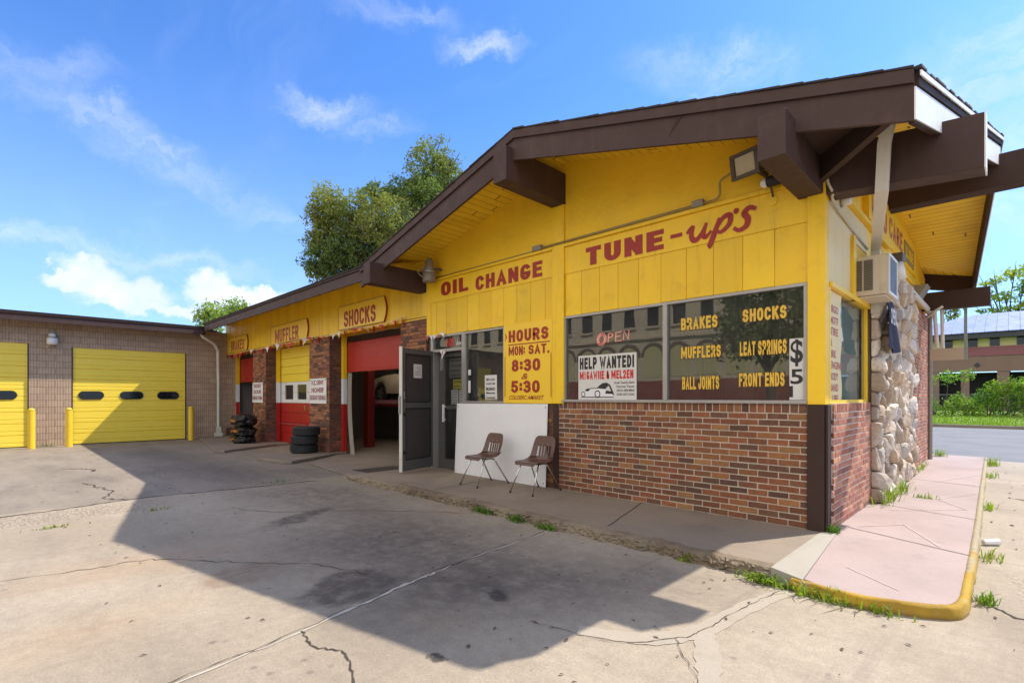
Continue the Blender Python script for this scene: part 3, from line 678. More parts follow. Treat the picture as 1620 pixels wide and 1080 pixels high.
# walkway slab with its broken kerb edge
NF = 360
fe = []
for i in range(NF + 1):
    x = -8.45 + 7.04 * i / NF
    dy = 0.05 * noise.noise(Vector((x * 3.1, 0, 5))) + 0.045 * noise.noise(Vector((x * 9, 0, 2))) + .03 * max(0, noise.noise(Vector((x * 23, 0, 7)))) + .012 * noise.noise(Vector((x * 55, 0, 1))); dz = 0.02 * noise.noise(Vector((x * 5, 3, 2))) + 0.012 * noise.noise(Vector((x * 19, 3, 2)))
    fe.append((x, 4.47 + dy, 0.098 + min(0.008, dz)))
g = MB()
b0 = len(g.v)
g.v += [p for p in fe] + [(p[0], p[1] + 0.08 + 0.03 * noise.noise(Vector((p[0] * 7, 1, 1))), 0.11) for p in fe] + [(p[0], 6.2, 0.11) for p in fe]
n = NF + 1
for i in range(NF):
    g.face((b0 + i, b0 + i + 1, b0 + n + i + 1, b0 + n + i), 1); g.face((b0 + n + i, b0 + n + i + 1, b0 + 2 * n + i + 1, b0 + 2 * n + i), 0)
# rough face of the kerb
rows = 7
def kf(a, b):
    i = min(int(a * NF), NF); p = fe[i]; z = p[2] * (1 - b)
    d = 0.05 * noise.noise(Vector((p[0] * 9, b * 4, 8))) + 0.045 * noise.noise(Vector((p[0] * 25, b * 6, 3))) + .014 * noise.noise(Vector((p[0] * 60, b * 9, 3)))
    return (p[0], p[1] - 0.012 * b * 3 - (abs(d) if 0 < b else 0) , z)
g.sheet(NF, rows, kf, 1)
g.box(-8.47, -8.44, 4.5, 6.2, 0, 0.105, 1)
structure(g.build('walkway', ['walk', 'kerb']))
g = MB()
for (x0, y0, x1, y1) in ((-3.12, 4.62, -3.5, 5.97), (-6.2, 4.6, -6.3, 5.9)):
    pts = [Vector((x0 + (x1 - x0) * k / 9 + R.uniform(-.008, .008), y0 + (y1 - y0) * k / 9)) for k in range(10)]
    ribbon(g, pts, 0.012, lambda u, v: (u, v, 0.114))
structure(g.build('walkway_joints', 'crack'))
# pale patch and pink pavement with its yellow kerb
kerb = [(-1.25, 4.35), (-1.05, 4.315), (-0.86, 4.305), (-0.64, 4.345), (-0.46, 4.415), (-0.335, 4.485), (-0.262, 4.59), (-0.236, 4.76), (-0.238, 5.1), (-0.242, 5.6), (-0.255, 6.5), (-0.285, 8.0), (-0.33, 10.0), (-0.40, 13.2), (-0.46, 16.1)]
def zp(y): return .083 + .025 * max(0, min(1, (y - 4.4) / 1.7))
kk = [Vector(p) for p in kerb]
kin = []
for i, p in enumerate(kk):
    d = (kk[min(i + 1, len(kk) - 1)] - kk[max(i - 1, 0)]).normalized(); kin.append(p + Vector((-d.y, d.x)) * 0.045)
g = MB(); g.hexa([(-1.42, 4.44, 0), (-1.169, 4.37, 0), (-1.297, 6.02, 0), (-1.42, 6.02, 0), (-1.42, 4.44, .112), (-1.169, 4.37, .091), (-1.297, 6.02, .114), (-1.42, 6.02, .114)])
structure(g.build('concrete_patch', 'patch'))
g = MB(); pk = [(-1.168, 4.42)] + [(p.x, p.y) for p in spline(kin[1:], 4)] + [(-1.5, 16.1), (-1.5, 6.2), (-1.296, 6.03)]
pb = bmesh.new(); pv = [pb.verts.new((p[0], p[1], zp(p[1]))) for p in pk]
pe = [pb.edges.new((pv[i], pv[(i + 1) % len(pv)])) for i in range(len(pv))]; bmesh.ops.triangle_fill(pb, edges=pe, use_beauty=True)
pb.verts.index_update(); g.v = [tuple(v.co) for v in pb.verts]
for f in pb.faces: g.face([v.index for v in f.verts])
n_ = len(pk); g.v += [(p[0], p[1], 0) for p in pk]
for i in range(n_): g.face((i, (i + 1) % n_, n_ + (i + 1) % n_, n_ + i))
pb.free()
structure(g.build('pink_pavement', 'pink'))
g = MB(); b0 = len(g.v); n = 0
ko = spline(kk, 8); ki = spline(kin, 8)
prof = []
for p, q in zip(ko, ki):
    jz = 0.012 * noise.noise(Vector((p.x * 6, p.y * 6, 1))) + 0.006 * noise.noise(Vector((p.x * 23, p.y * 23, 1))); jx = 0.014 * noise.noise(Vector((p.x * 8, p.y * 8, 4)))
    o = (p - q).normalized(); pp = p + o * jx
    zt = zp(p.y) + .003
    prof.append([(pp.x + o.x * .012, pp.y + o.y * .012, 0), (pp.x + o.x * .006, pp.y + o.y * .006, zt - .014 + jz), (pp.x - o.x * .012, pp.y - o.y * .012, zt + jz * .7), (q.x, q.y, zt + jz * .3), (q.x, q.y, zt - .03)])
for r_ in prof: g.v += r_
for i in range(len(prof) - 1):
    for k in range(4): g.face((b0 + i * 5 + k, b0 + i * 5 + k + 1, b0 + (i + 1) * 5 + k + 1, b0 + (i + 1) * 5 + k))
structure(g.build('yellow_kerb', 'yellow_kerb', smooth=True))
g = MB()
for (a, b, w_, m_) in (((-1.27, 6.4), (-0.29, 6.0), .012, 0), ((-1.33, 8.1), (-0.3, 7.8), .012, 0), ((-1.35, 11.0), (-.36, 10.7), .014, 0),
                  ((-1.2, 6.5), (-.86, 6.95), .012, 1), ((-.86, 6.95), (-.5, 6.15), .016, 1), ((-1.1, 7.7), (-.42, 8.4), .014, 1), ((-.42, 8.4), (-.75, 9.0), .016, 1), ((-.75, 9.0), (-.38, 10.0), .016, 1), ((-1.0, 10.6), (-.42, 12.4), .018, 1), ((-1.0, 4.95), (-.6, 4.62), .010, 1)):
    pts = [Vector((a[0] + (b[0] - a[0]) * k / 8 + R.uniform(-.006, .006), a[1] + (b[1] - a[1]) * k / 8 + R.uniform(-.006, .006))) for k in range(9)]
    ribbon(g, pts, w_, lambda u, v: (u, v, zp(v) + .004), m_)
structure(g.build('pavement_lines', ['crack', 'chalk']))
# joints, cracks and repairs of the lot
g = MB()
def crack(path, w0, w1, m=0, z=0.004, wob=0.03, k=10):
    P = spline(path, k)
    P = [p + Vector((R.uniform(-wob, wob), R.uniform(-wob, wob))) for p in P]
    ribbon(g, P, [R.uniform(w0, w1) for _ in P], lambda u, v: (u, v, z), m)
crack([(-2.95, -.6), (-3.14, .64), (-3.24, 1.35), (-3.55, 2.72), (-3.72, 4.38)], .004, .026, 1, .004, .018)
crack([(-2.97, -.6), (-3.16, .64), (-3.26, 1.35), (-3.57, 2.72), (-3.74, 4.38)], .002, .010, 0, .007, .016)
crack([(-3.3, 1.55), (-3.48, 2.35), (-3.52, 2.6)], .01, .034, 1, .0045, .02)
crack([(-3.24, 1.36), (-3.0, 1.33), (-2.8, 1.42), (-2.47, 1.31), (-2.2, 1.2), (-1.9, 1.22)], .004, .015, 0, .005, .012)
crack([(-5.92, -.3), (-5.75, .5), (-5.68, .98), (-5.1, 1.45), (-4.45, 1.99), (-3.9, 2.2)], .003, .013, 0, .004, .03)
crack([(-9.1, -3), (-9.0, 0), (-9.12, .75), (-9.22, 1.45), (-9.05, 2.8), (-8.93, 4.0)], .015, .06, 0, .004, .03)
crack([(-11.5, 1.0), (-10.4, 1.25), (-9.6, 1.1), (-9.25, 1.3)], .012, .035, 0, .004, .05)
crack([(-14.2, .9), (-13.6, 1.35), (-13.2, 1.3)], .02, .06, 0, .004, .04)
crack([(-1.28, 4.28), (-1.38, 3.7), (-1.42, 3.2), (-1.5, 2.95), (-1.75, 2.65), (-2.3, 2.5)], .002, .007, 0, .007, .012)
crack([(-1.5, 2.95), (-1.2, 2.6), (-1.0, 2.3), (-.9, 1.8)], .002, .007, 0, .007, .015)
crack([(-.1, 5.0), (.15, 4.75), (.5, 4.55), (1.2, 4.3)], .012, .04, 0, .004, .02)
crack([(-.1, 10.6), (.6, 10.3), (1.6, 10.4)], .01, .05, 0, .004, .04)
crack([(-7.6, 2.2), (-6.9, 2.5), (-6.2, 3.3), (-5.0, 4.3)], .004, .012, 0, .004, .03)
structure(g.build('lot_joints', ['crack', 'filler']))
# pale cement smear over the joint at the pavement corner
g = MB()
SMZ = [.0022]
def smear(path, wmin, wmax):
    P = spline(path, 8); SMZ[0] += .0006; zz_ = SMZ[0]; ribbon(g, P, [R.uniform(wmin, wmax) for _ in P], lambda u, v: (u, v, zz_))
smear([(-1.25, 4.3), (-1.36, 3.75), (-1.42, 3.2)], .12, .16)
smear([(-1.42, 3.2), (-1.6, 2.85), (-2.0, 2.62)], .12, .18)
smear([(-1.42, 3.2), (-1.2, 2.75), (-1.05, 2.4)], .10, .16)
structure(g.build('cement_patch', slabmat('cement_smear', (168, 156, 138), (160, 148, 129), (146, 134, 116), 5)))
# raised apron pads in front of the service bays
g = MB()
g.prism([(-20.9, 6.4), (-20.9, 5.0), (-18, 4.55), (-15.4, 4.1), (-15.1, 4.25), (-16.2, 6.0), (-16.2, 6.4)], 0, .07)
g.prism([(-14.2, 6.4), (-14.0, 6.0), (-12.9, 4.36), (-12.7, 4.3), (-11.6, 4.48), (-11.5, 4.6), (-12.3, 6.0), (-12.4, 6.4)], 0, .075)
g.prism([(-12.4, 6.41), (-12.3, 6.01), (-11.3, 4.9), (-9.4, 4.7), (-8.48, 4.6), (-8.48, 6.41)], 0, .03)
structure(g.build('apron', 'pad', bevel=.015))
g = MB()
for (x, y, r_) in ((-8.62, 4.50, .07), (-8.44, 4.47, .08), (-8.75, 4.58, .04)):
    b = bmesh.new(); bmesh.ops.create_icosphere(b, subdivisions=2, radius=1)
    for q in b.verts:
        d = 1 + .35 * noise.noise(q.co * 1.7 + Vector((x, y, 0))); i = len(g.v)
    off = len(g.v)
    for q in b.verts:
        d = 1 + .4 * noise.noise(q.co * 1.9 + Vector((x, y, 0))); g.v.append((x + q.co.x * r_ * 1.3 * d, y + q.co.y * r_ * .7 * d, .05 + q.co.z * r_ * .6 * d))
    for f in b.faces: g.face([off + q.index for q in f.verts])
    b.free()
cl = g.build('kerb_rubble', 'kerb'); cl['kind'] = 'stuff'
# small litter on the lot
g = MB()
for i in range(430):
    if i < 170: x, y = R.uniform(-.24, 2.4), R.uniform(2.2, 14)
    elif i < 260: x, y = R.uniform(-2.4, .9), R.uniform(1.6, 4.3)
    else: x, y = R.uniform(-13, -1.0), R.uniform(.4, 4.35)
    a = R.uniform(0, 6.28); l = R.uniform(.006, .028) * (1.6 if i < 170 else 1); w_ = l * R.uniform(.2, .5)
    c, s_ = math.cos(a), math.sin(a)
    g.poly([(x + c * l, y + s_ * l, .006), (x - s_ * w_, y + c * w_, .012), (x - c * l, y - s_ * l, .006), (x + s_ * w_, y - c * w_, .009)], 0)
lt = g.build('ground_litter', 'litter'); lt['kind'] = 'stuff'

# ================================================================ OFFICE BUILDING
XL, XR, YF, YB = -8.33, -1.40, 6.0, 14.7
PK = (-4.87, 9.7)                       # ridge crossing
ZC, ZP = 4.08, 5.08                     # roof edge at the low corners and at the peaks
cFR, cFL, cBR, cBL = Vector((-.565, 5.07, ZC)), Vector((-9.24, 5.05, ZC)), Vector((-.60, 14.35, ZC)), Vector((-9.24, 14.35, ZC))
pF_, pR_, pB_, pL_ = Vector((PK[0] + .10, 4.86, ZP)), Vector((-.155, PK[1], ZP)), Vector((PK[0], 14.6, ZP)), Vector((-9.6, PK[1], ZP))
ctr = Vector((PK[0], PK[1], ZP))
office = thing('repair_shop_office', (-4.9, 6, 0), 'yellow gabled repair shop office with brick base, painted lettering and brown beams at the corner', 'building')
def P(mb, name, mats, parent=office, **k): return mb.build(name, mats, parent, **k)

# roof shell: eight planes, soffit 6 cm below, shingle edge
rt = MB(); outline = [cFR, pR_, cBR, pB_, cBL, pL_, cFL, pF_]
for i in range(8):
    a, b = outline[i], outline[(i + 1) % 8]; rt.poly([a, b, ctr]); 
roof = P(rt, 'roof', 'shingle')
def inset(p, k=.035):
    d = Vector((ctr.x - p.x, ctr.y - p.y, 0)).normalized(); return p + d * k
sf = MB(); dn = Vector((0, 0, -.055))
fronts = [(pF_, cFR), (cFL, pF_), (pB_, cBR), (cBL, pB_)]; sides = [(cFR, pR_), (pR_, cBR), (pL_, cBL), (cFL, pL_)]
for a, b in fronts: sf.poly([inset(a) + dn, inset(b) + dn, ctr + dn])
s1 = P(sf, 'soffit', 'soffit', uvfn=lambda v: (v[0], v[1]))
sf = MB()
for a, b in sides: sf.poly([inset(a) + dn, inset(b) + dn, ctr + dn])
P(sf, 'soffit', 'soffit', uvfn=lambda v: (v[1], v[0]))
# shingle tabs along the rakes
sh = MB()
for a, b in ((cFL, pF_), (pF_, cFR), (cFR, pR_), (pR_, cBR)):
    L = (b - a).length; nn = int(L / .19); d = (b - a) / nn
    out = Vector((d.y, -d.x, 0)).normalized()
    if out.dot(Vector((a.x - ctr.x, a.y - ctr.y, 0))) < 0: out = -out
    up = (b.z > a.z)
    for i in range(nn):
        p = a + d * i; q = a + d * (i + 1); o = R.uniform(.032, .048); h = R.uniform(.006, .013)
        ha, hb = (h * .2, h) if not up else (h, h * .2)
        ii = -out * .35 + Vector((0, 0, .0))
        sh.hexa([p + out * o, q + out * o, q + ii, p + ii, p + out * o + Vector((0, 0, ha + .012)), q + out * o + Vector((0, 0, hb + .012)), q + ii + Vector((0, 0, .015)), p + ii + Vector((0, 0, .015))])
P(sh, 'shingle_edge', 'shingle')
# fascia boards: upper trim and deep lower board
def fascia(a, b, out, face_m, body_m, name='fascia', lo=-.40, lip=True):
    f = MB()
    f.plank(a, b, lo, -.115, .04, out, 0)
    o = Vector(out).normalized()
    f.plank(a + o * .028, b + o * .028, -.113, -.005, .066, out, 0)
    return P(f, name, body_m)
oF = Vector((0, -1, 0))
fascia(cFL, pF_, oF, 0, 'brown'); fascia(pF_ + Vector((.0, 0, 0)), cFR + Vector((0, 0, 0)), oF, 0, 'brown')
fascia(pB_, cBR, Vector((0, 1, 0)), 0, 'brown')
oS = Vector((1, 0, 0))
eps = Vector((0, .045, 0))
fascia(cFR + Vector((-.001, .042, -.001)), pR_ + Vector((-.001, 0, 0)), oS, 0, 'brown_dark'); fascia(pR_ + Vector((-.001, .001, 0)), cBR + Vector((-.001, -.042, -.001)), oS, 0, 'brown_dark')
wf = MB()
for a, b in ((cFR + Vector((.012, .002, 0)), pR_ + Vector((.012, 0, 0))), (pR_ + Vector((.012, .001, 0)), cBR + Vector((.012, 0, 0)))):
    wf.plank(a, b, -.392, -.135, .012, oS, 0); wf.plank(a + Vector((.034, 0, 0)), b + Vector((.034, 0, 0)), -.062, -.02, .010, oS, 0)
P(wf, 'white_rake_board', 'white')
# torn flap on the front fascia
tb = MB(); q = cFR + (pF_ - cFR) * .46
tb.extr([(q.x - .02, q.y - .001, q.z - .13), (q.x + .05, q.y - .001, q.z - .13), (q.x - .10, q.y - .001, q.z - .30)], (0, -.006, 0)); P(tb, 'torn_fascia_strip', 'brown_dark')
# beams
def beam(x0, x1, y0, y1, z0, z1, m='brown', name='beam'):
    b = MB(); b.box(x0, x1, y0, y1, z0, z1); return P(b, name, m, bevel=.006)
beam(-1.64, -1.405, 4.77, 6.02, 3.60, 4.0); beam(-5.06, -4.81, 4.74, 6.02, 4.40, 4.86); beam(-8.60, -8.36, 4.75, 6.02, 3.59, 3.98)
b = MB(); b.hexa([(-1.40, 6.0, 3.59), (-.19, 6.0, 3.49), (-.19, 6.25, 3.49), (-1.40, 6.25, 3.59), (-1.40, 6.0, 4.06), (-.19, 6.0, 3.97), (-.19, 6.25, 3.97), (-1.40, 6.25, 4.06)]); P(b, 'beam', 'brown', bevel=.005)
b = MB(); b.box(-.189, -.178, 6.0, 6.25, 3.49, 3.985); P(b, 'beam_end_cap', 'white')
b = MB(); b.box(-1.40, .36, 9.55, 9.82, 4.36, 4.80); P(b, 'beam', 'brown_dark', bevel=.005)
b = MB(); b.box(-1.40, -.345, 13.6, 13.85, 3.31, 3.67); P(b, 'beam', 'brown_dark', bevel=.005)
b = MB()   # hip rafter from the roof corner to the wall corner with its boarded triangle
p0 = Vector((-.68, 5.18, 3.80)); p1 = Vector((-1.42, 5.98, 3.72))
b.plank(p0, p1, -.02, .22, .07, Vector((1, 1, 0)), 0)
b.poly([(-.75, 5.09, 3.94), (-1.405, 5.09, 3.96), (-1.405, 5.98, 3.96), (-1.42, 5.99, 3.94)], 0)
P(b, 'hip_rafter', 'brown_dark')

# walls: core shell (interior side), brick base, painted panels
core = MB()
core.box(-8.33, -8.2, 6.05, 14.6, .11, 4.1); core.box(-8.2, -1.6, 14.45, 14.6, .11, 4.2)
core.box(-8.2, -1.6, 6.2, 14.45, 3.2, 3.26)
core.box(-8.2, -1.55, 10.6, 10.7, .11, 3.2)
P(core, 'inner_wall', 'interior')
fl = MB(); fl.box(-8.2, -1.6, 6.2, 14.45, .10, .118); P(fl, 'floor', 'interior_dark')
br = MB(); bricks(br, -4.93, -1.555, .11, 1.425, pF(5.992), .008, BR, top=True); P(br, 'brick_base', 'brick')
mo = MB(); mo.box(-4.935, -1.55, 5.992, 6.12, .10, 1.427); P(mo, 'mortar', 'mortar')
b = MB(); b.box(-5.03, -4.937, 5.97, 6.1, .11, 1.40); P(b, 'brown_strip', 'brown_dark')
br = MB(); bricks(br, -7.2, -5.032, .11, 1.39, pF(6.005), .014, BR[4:8], top=False); P(br, 'brick_base', 'brick')
mo = MB(); mo.box(-7.2, -5.032, 6.005, 6.12, .1, 1.392); P(mo, 'mortar', 'mortar_dark')
b = MB(); b.box(-1.552, -1.395, 5.962, 6.125, .11, 1.42); b.box(-1.39, -1.365, 5.99, 6.125, .11, 1.42); P(b, 'corner_post', 'brown_dark', bevel=.004)
b = MB(); b.box(-1.552, -1.385, 5.972, 6.125, 1.423, 3.74); P(b, 'corner_post', 'yellow', bevel=.004)
# side base brick
br = MB(); bricks(br, 6.13, 8.12, .11, 1.43, pS(-1.358), .008, BRED, top=True)
bricks(br, -1.52, -1.345, .11, 1.41, pF(6.128), .001, BR[8:], bl=.09); P(br, 'brick_base', 'brick')
mo = MB(); mo.box(-1.53, -1.358, 6.128, 8.12, .1, 1.432); P(mo, 'mortar', 'mortar_light')
br = MB(); bricks(br, 11.45, 14.68, .11, 3.30, pS(-1.398), .008, BRED, worn=.02); P(br, 'side_brick_wall', 'brick')
mo = MB(); mo.box(-1.53, -1.398, 11.4, 14.7, .1, 3.31); mo.box(-8.2, -1.53, 14.6, 14.7, .1, 3.31); P(mo, 'mortar', 'mortar_light')
b = MB(); b.tube([(-1.36, 14.72, .1), (-1.36, 14.72, 3.34)], .045, 8); P(b, 'corner_pipe', 'lamp_grey')
# front painted panels (real boards with open grooves)
pn = MB()
def boards(x0, x1, z0, z1, cuts, y0=6.0, y1=6.05):
    xs = [x0] + [c for c in cuts if x0 < c < x1] + [x1]
    for a, c in zip(xs, xs[1:]):
        k_ = R.uniform(.90, 1.04); pn.box(a + .0035, c - .0035, y0 + R.uniform(0, .003), y1, z0 + R.uniform(0, .006), z1, 0, (k_, k_ * R.uniform(.97, 1.02), k_))
boards(-4.82, -1.553, 2.715, 3.345, [-4.52, -4.2, -3.89, -3.57, -3.245, -2.9, -2.56, -2.22, -1.88])
boards(-8.32, -5.04, 2.70, 3.345, [-8.02, -7.71, -7.4, -7.09, -6.78, -6.46, -6.15, -5.84, -5.53, -5.22])
pn.box(-8.32, -1.553, 6.012, 6.06, 2.72, 3.40)                       # backing seen in the grooves
pn.box(-8.32, -1.553, 5.995, 6.011, 3.35, 3.755)                     # lettering band
pn.box(-8.32, -1.553, 6.012, 6.06, 3.40, 3.76)
pn.box(-5.04, -4.84, 5.985, 6.05, 1.385, 2.72)
P(pn, 'front_panel', 'yellow', bevel=.002)
b = MB(); b.box(-5.045, -4.822, 5.965, 5.994, 1.405, 4.40); P(b, 'pilaster', 'yellow', bevel=.003)
b = MB(); b.box(-8.32, -5.05, 5.955, 6.0, 3.757, 3.80); b.box(-4.82, -1.39, 5.955, 6.0, 3.757, 3.80); P(b, 'ledge', 'yellow', bevel=.004)
def zs_front(x): return ZP - .058 - (ZP - ZC) / (4.37) * abs(x - PK[0]) * (1 - 0.012)
gb = MB(); xs = [-8.33, -6.6, PK[0], -3.2, -1.40]
gb.extr([(-8.33, 6.0, 3.80), (-1.40, 6.0, 3.80)] + [(x, 6.0, zs_front(x) + .05) for x in reversed(xs)], (0, .05, 0)); P(gb, 'gable_wall', 'yellow_gable')
b = MB(); b.box(-8.33, -8.20, 5.985, 6.04, 2.69, 3.80); P(b, 'edge_trim', 'yellow', bevel=.003)
# lettering on the band
lt = MB(); f_ = front(5.9925)
text(lt, 'OIL', -7.87, -7.06, 3.44, 3.70, f_, 0, .058); P(lt, 'lettering', 'red_letter')
lt = MB(); text(lt, 'CHANGE', -6.86, -5.27, 3.40, 3.65, f_, 0, .058); P(lt, 'lettering', 'red_letter')
lt = MB(); text(lt, 'TUNE', -4.43, -3.20, 3.40, 3.66, f_, 0, .066); P(lt, 'lettering', 'red_letter'); lt = MB(); lt.poly([f_(-3.11, 3.505), f_(-2.95, 3.505), f_(-2.95, 3.555), f_(-3.11, 3.555)]); P(lt, 'lettering', 'red_letter')
lt = MB(); sx, sz = -2.90, 3.40; UPD = [5.9935]
def br_(pts, wd):
    q_ = spline([(sx + p[0], sz + p[1]) for p in pts], 7); n_ = len(q_)
    ribbon(lt, q_, [wd * 1.45 * (.72 + .45 * math.sin(math.pi * min(k / n_ * 1.15, 1))) for k in range(n_)], front(UPD[0])); UPD[0] -= .0006
br_([(.01, .12), (.05, .16), (.09, .205)], .034); br_([(.10, .20), (.075, .13), (.07, .07), (.10, .02), (.15, .03), (.20, .09), (.26, .20)], .040); br_([(.26, .20), (.22, .07), (.25, .03), (.32, .09)], .036)
br_([(.42, .22), (.36, .06), (.30, -.08), (.28, -.10)], .042); br_([(.38, .10), (.46, .21), (.54, .22), (.53, .12), (.44, .05), (.38, .07)], .038)
br_([(.62, .28), (.60, .22)], .038); br_([(.83, .22), (.76, .25), (.70, .20), (.74, .13), (.72, .05), (.64, .02), (.58, .06)], .042)
P(lt, 'lettering', 'red_letter')

# big front window
def window(x0, x1, z0, z1, mulls, y=6.0, fr=.035, name='window', par=office, glassm='glass'):
    wd = MB(); gl = MB()
    wd.box(x0, x1, y - .015, y + .07, z0, z0 + fr); wd.box(x0, x1, y - .015, y + .07, z1 - fr, z1)
    wd.box(x0, x0 + fr, y - .013, y + .07, z0 + fr, z1 - fr); wd.box(x1 - fr, x1, y - .013, y + .07, z0 + fr, z1 - fr)
    for m_ in mulls: wd.box(m_ - .03, m_ + .03, y - .022, y + .07, z0 + fr, z1 - fr)
    wn = P(wd, name, 'alu', par, bevel=.003)
    es = [x0 + fr] + [e for m_ in mulls for e in (m_ - .03, m_ + .03)] + [x1 - fr]
    for a, c in zip(es[::2], es[1::2]):
        q = MB(); q.poly([(a - .004, y + .025, z0 + fr - .004), (c + .004, y + .025, z0 + fr - .004), (c + .004, y + .025, z1 - fr + .004), (a - .004, y + .025, z1 - fr + .004)]); P(q, 'pane', glassm, wn)
    return wn
wbig = window(-4.838, -1.556, 1.43, 2.712, [-3.18])
b = MB(); b.box(-4.86, -1.554, 5.955, 5.984, 1.428, 1.462); P(b, 'sill', 'alu', wbig, bevel=.003)
# painted words on the glass
fy = front(6.021); fo = front(6.0235)
for (s_, u0, u1, z0, z1) in (('BRAKES', -2.98, -2.52, 2.335, 2.485), ('SHOCKS', -2.23, -1.765, 2.36, 2.505), ('MUFFLERS', -2.98, -2.48, 1.98, 2.125), ('LEAT SPRINGS', -2.26, -1.765, 1.975, 2.135),
                          ('BALL JOINTS', -2.965, -2.50, 1.595, 1.755), ('FRONT ENDS', -2.27, -1.785, 1.62, 1.775)):
    lt = MB(); text(lt, s_, u0, u1, z0, z1, fy, 0, .05); text(lt, s_, u0 - .010, u1 + .014, z0 - .012, z1 + .006, fo, 1, .075)
    P(lt, 'painted_word', ['gold_letter', 'gold_edge'], wbig)
# curtain behind the right pane
c_ = MB(); c_.sheet(90, 6, lambda a, q: (-3.10 + 1.52 * a, 6.20 + .03 * math.sin(a * 70 + q * 2) + .02 * math.sin(a * 23), 1.45 + 1.24 * q)); P(c_, 'curtain', 'curtain', smooth=True)
# small window by the door
w2 = window(-7.17, -6.118, 1.395, 2.69, [])
# doorway: frame, transom, inner glass door, open mesh door
df = MB(); df.box(-8.2, -8.12, 5.99, 6.22, .11, 2.70); df.box(-7.245, -7.175, 5.985, 6.22, .11, 2.698); df.box(-8.12, -7.245, 5.99, 6.10, 2.655, 2.70); df.box(-8.12, -7.245, 5.99, 6.10, 2.37, 2.425)
frame = P(df, 'door_frame', 'alu', bevel=.003)
q = MB(); q.poly([(-8.12, 6.03, 2.425), (-7.245, 6.03, 2.425), (-7.245, 6.03, 2.655), (-8.12, 6.03, 2.655)]); P(q, 'pane', 'glass', frame)
lt = MB(); text(lt, '401', -7.75, -7.50, 2.46, 2.62, front(6.026), 0, .04); P(lt, 'lettering', 'red_text', frame)
lt = MB(); text(lt, 'Ave', -7.44, -7.30, 2.47, 2.56, front(6.026), 0, .02); P(lt, 'lettering', 'paper', frame)
dd = MB(); y0, y1 = 6.12, 6.17
dd.box(-8.118, -7.93, y0, y1, .115, 2.365); dd.box(-7.32, -7.247, y0, y1, .115, 2.365); dd.box(-7.93, -7.32, y0, y1, 2.28, 2.365); dd.box(-7.93, -7.32, y0, y1, .115, .30); dd.box(-7.93, -7.32, y0, y1, 1.27, 1.33)
idoor = P(dd, 'glass_door', 'grey_frame', bevel=.004)
q = MB(); q.poly([(-7.93, 6.145, .3), (-7.32, 6.145, .3), (-7.32, 6.145, 1.27), (-7.93, 6.145, 1.27)]); q.poly([(-7.93, 6.145, 1.33), (-7.32, 6.145, 1.33), (-7.32, 6.145, 2.28), (-7.93, 6.145, 2.28)]); P(q, 'pane', 'glass_clear', idoor)
q = MB(); q.box(-7.915, -7.875, 6.05, 6.085, 1.02, 1.36); q.box(-7.905, -7.885, 6.085, 6.12, 1.05, 1.08); q.box(-7.905, -7.885, 6.085, 6.12, 1.30, 1.33); P(q, 'handle', 'panel_white', idoor, bevel=.004)
q = MB(); q.box(-8.03, -7.96, 6.095, 6.12, 2.02, 2.28); P(q, 'closer_plate', 'alu', idoor)
# open security door leaf, hinged at the left jamb, swung out
hx, hy = -8.17, 5.985; ex, ey = -7.93, 5.12
uu = Vector((ex - hx, ey - hy, 0)).normalized(); nn = Vector((-uu.y, uu.x, 0)) * -1
nn = Vector((uu.y, -uu.x, 0)); nn = nn if nn.x > 0 else -nn
LW = .90
def leaf(mb, a0, a1, z0, z1, d0, d1, m=0):
    o = Vector((hx, hy, 0)); c = []
    for z in (z0, z1):
        for (a, d) in ((a0, d0), (a1, d0), (a1, d1), (a0, d1)):
            p = o + uu * a + nn * d; c.append((p.x, p.y, z))
    mb.hexa(c, m)
dl = MB()
leaf(dl, 0, .075, .15, 2.40, 0, .045); leaf(dl, LW - .09, LW, .15, 2.40, 0, .045)
for (a, c) in ((.15, .34), (1.30, 1.40), (2.30, 2.40)): leaf(dl, .075, LW - .09, a, c, 0, .045)
leafo = P(dl, 'mesh_door', 'grey_frame', bevel=.004)
q = MB(); leaf(q, .075, LW - .09, .34, 1.30, .012, .030); leaf(q, .075, LW - .09, 1.40, 2.30, .012, .030); P(q, 'mesh_panel', 'dark_mesh', leafo)
q = MB(); leaf(q, LW + .001, LW + .02, .14, 2.42, -.01, .055); P(q, 'door_edge', 'pipe', leafo)
q = MB()
for (a0, a1, z0, z1) in ((.075, .095, .34, 1.30), (LW - .11, LW - .09, .34, 1.30), (.095, LW - .11, .34, .36), (.095, LW - .11, 1.28, 1.30), (.075, .095, 1.40, 2.30), (LW - .11, LW - .09, 1.40, 2.30), (.095, LW - .11, 1.40, 1.42), (.095, LW - .11, 2.28, 2.30)): leaf(q, a0, a1, z0, z1, .030, .046)
leaf(q, LW - .06, LW - .03, 1.16, 1.22, .045, .08); leaf(q, LW - .06, LW - .03, .46, .52, .045, .07); P(q, 'panel_bead', 'black', leafo)
q = MB(); leaf(q, LW - .065, LW - .028, 1.47, 1.60, .045, .056); leaf(q, LW + .02, LW + .05, 1.20, 1.52, .0, .03); P(q, 'lock_plate', 'alu', leafo)
q = MB(); leaf(q, .33, .57, 1.86, 2.12, .031, .033); nt_ = P(q, 'paper_notice', 'paper', leafo)
q = MB()
for z in (2.06, 2.03, 2.0, 1.97, 1.94, 1.91): leaf(q, .36, .36 + R.uniform(.1, .18), z, z + .008, .0332, .0336)
P(q, 'print', 'print_grey', nt_)
q = MB(); leaf(q, LW - .03, LW - .02, .06, .15, .01, .02); P(q, 'door_bolt', 'chrome', leafo)

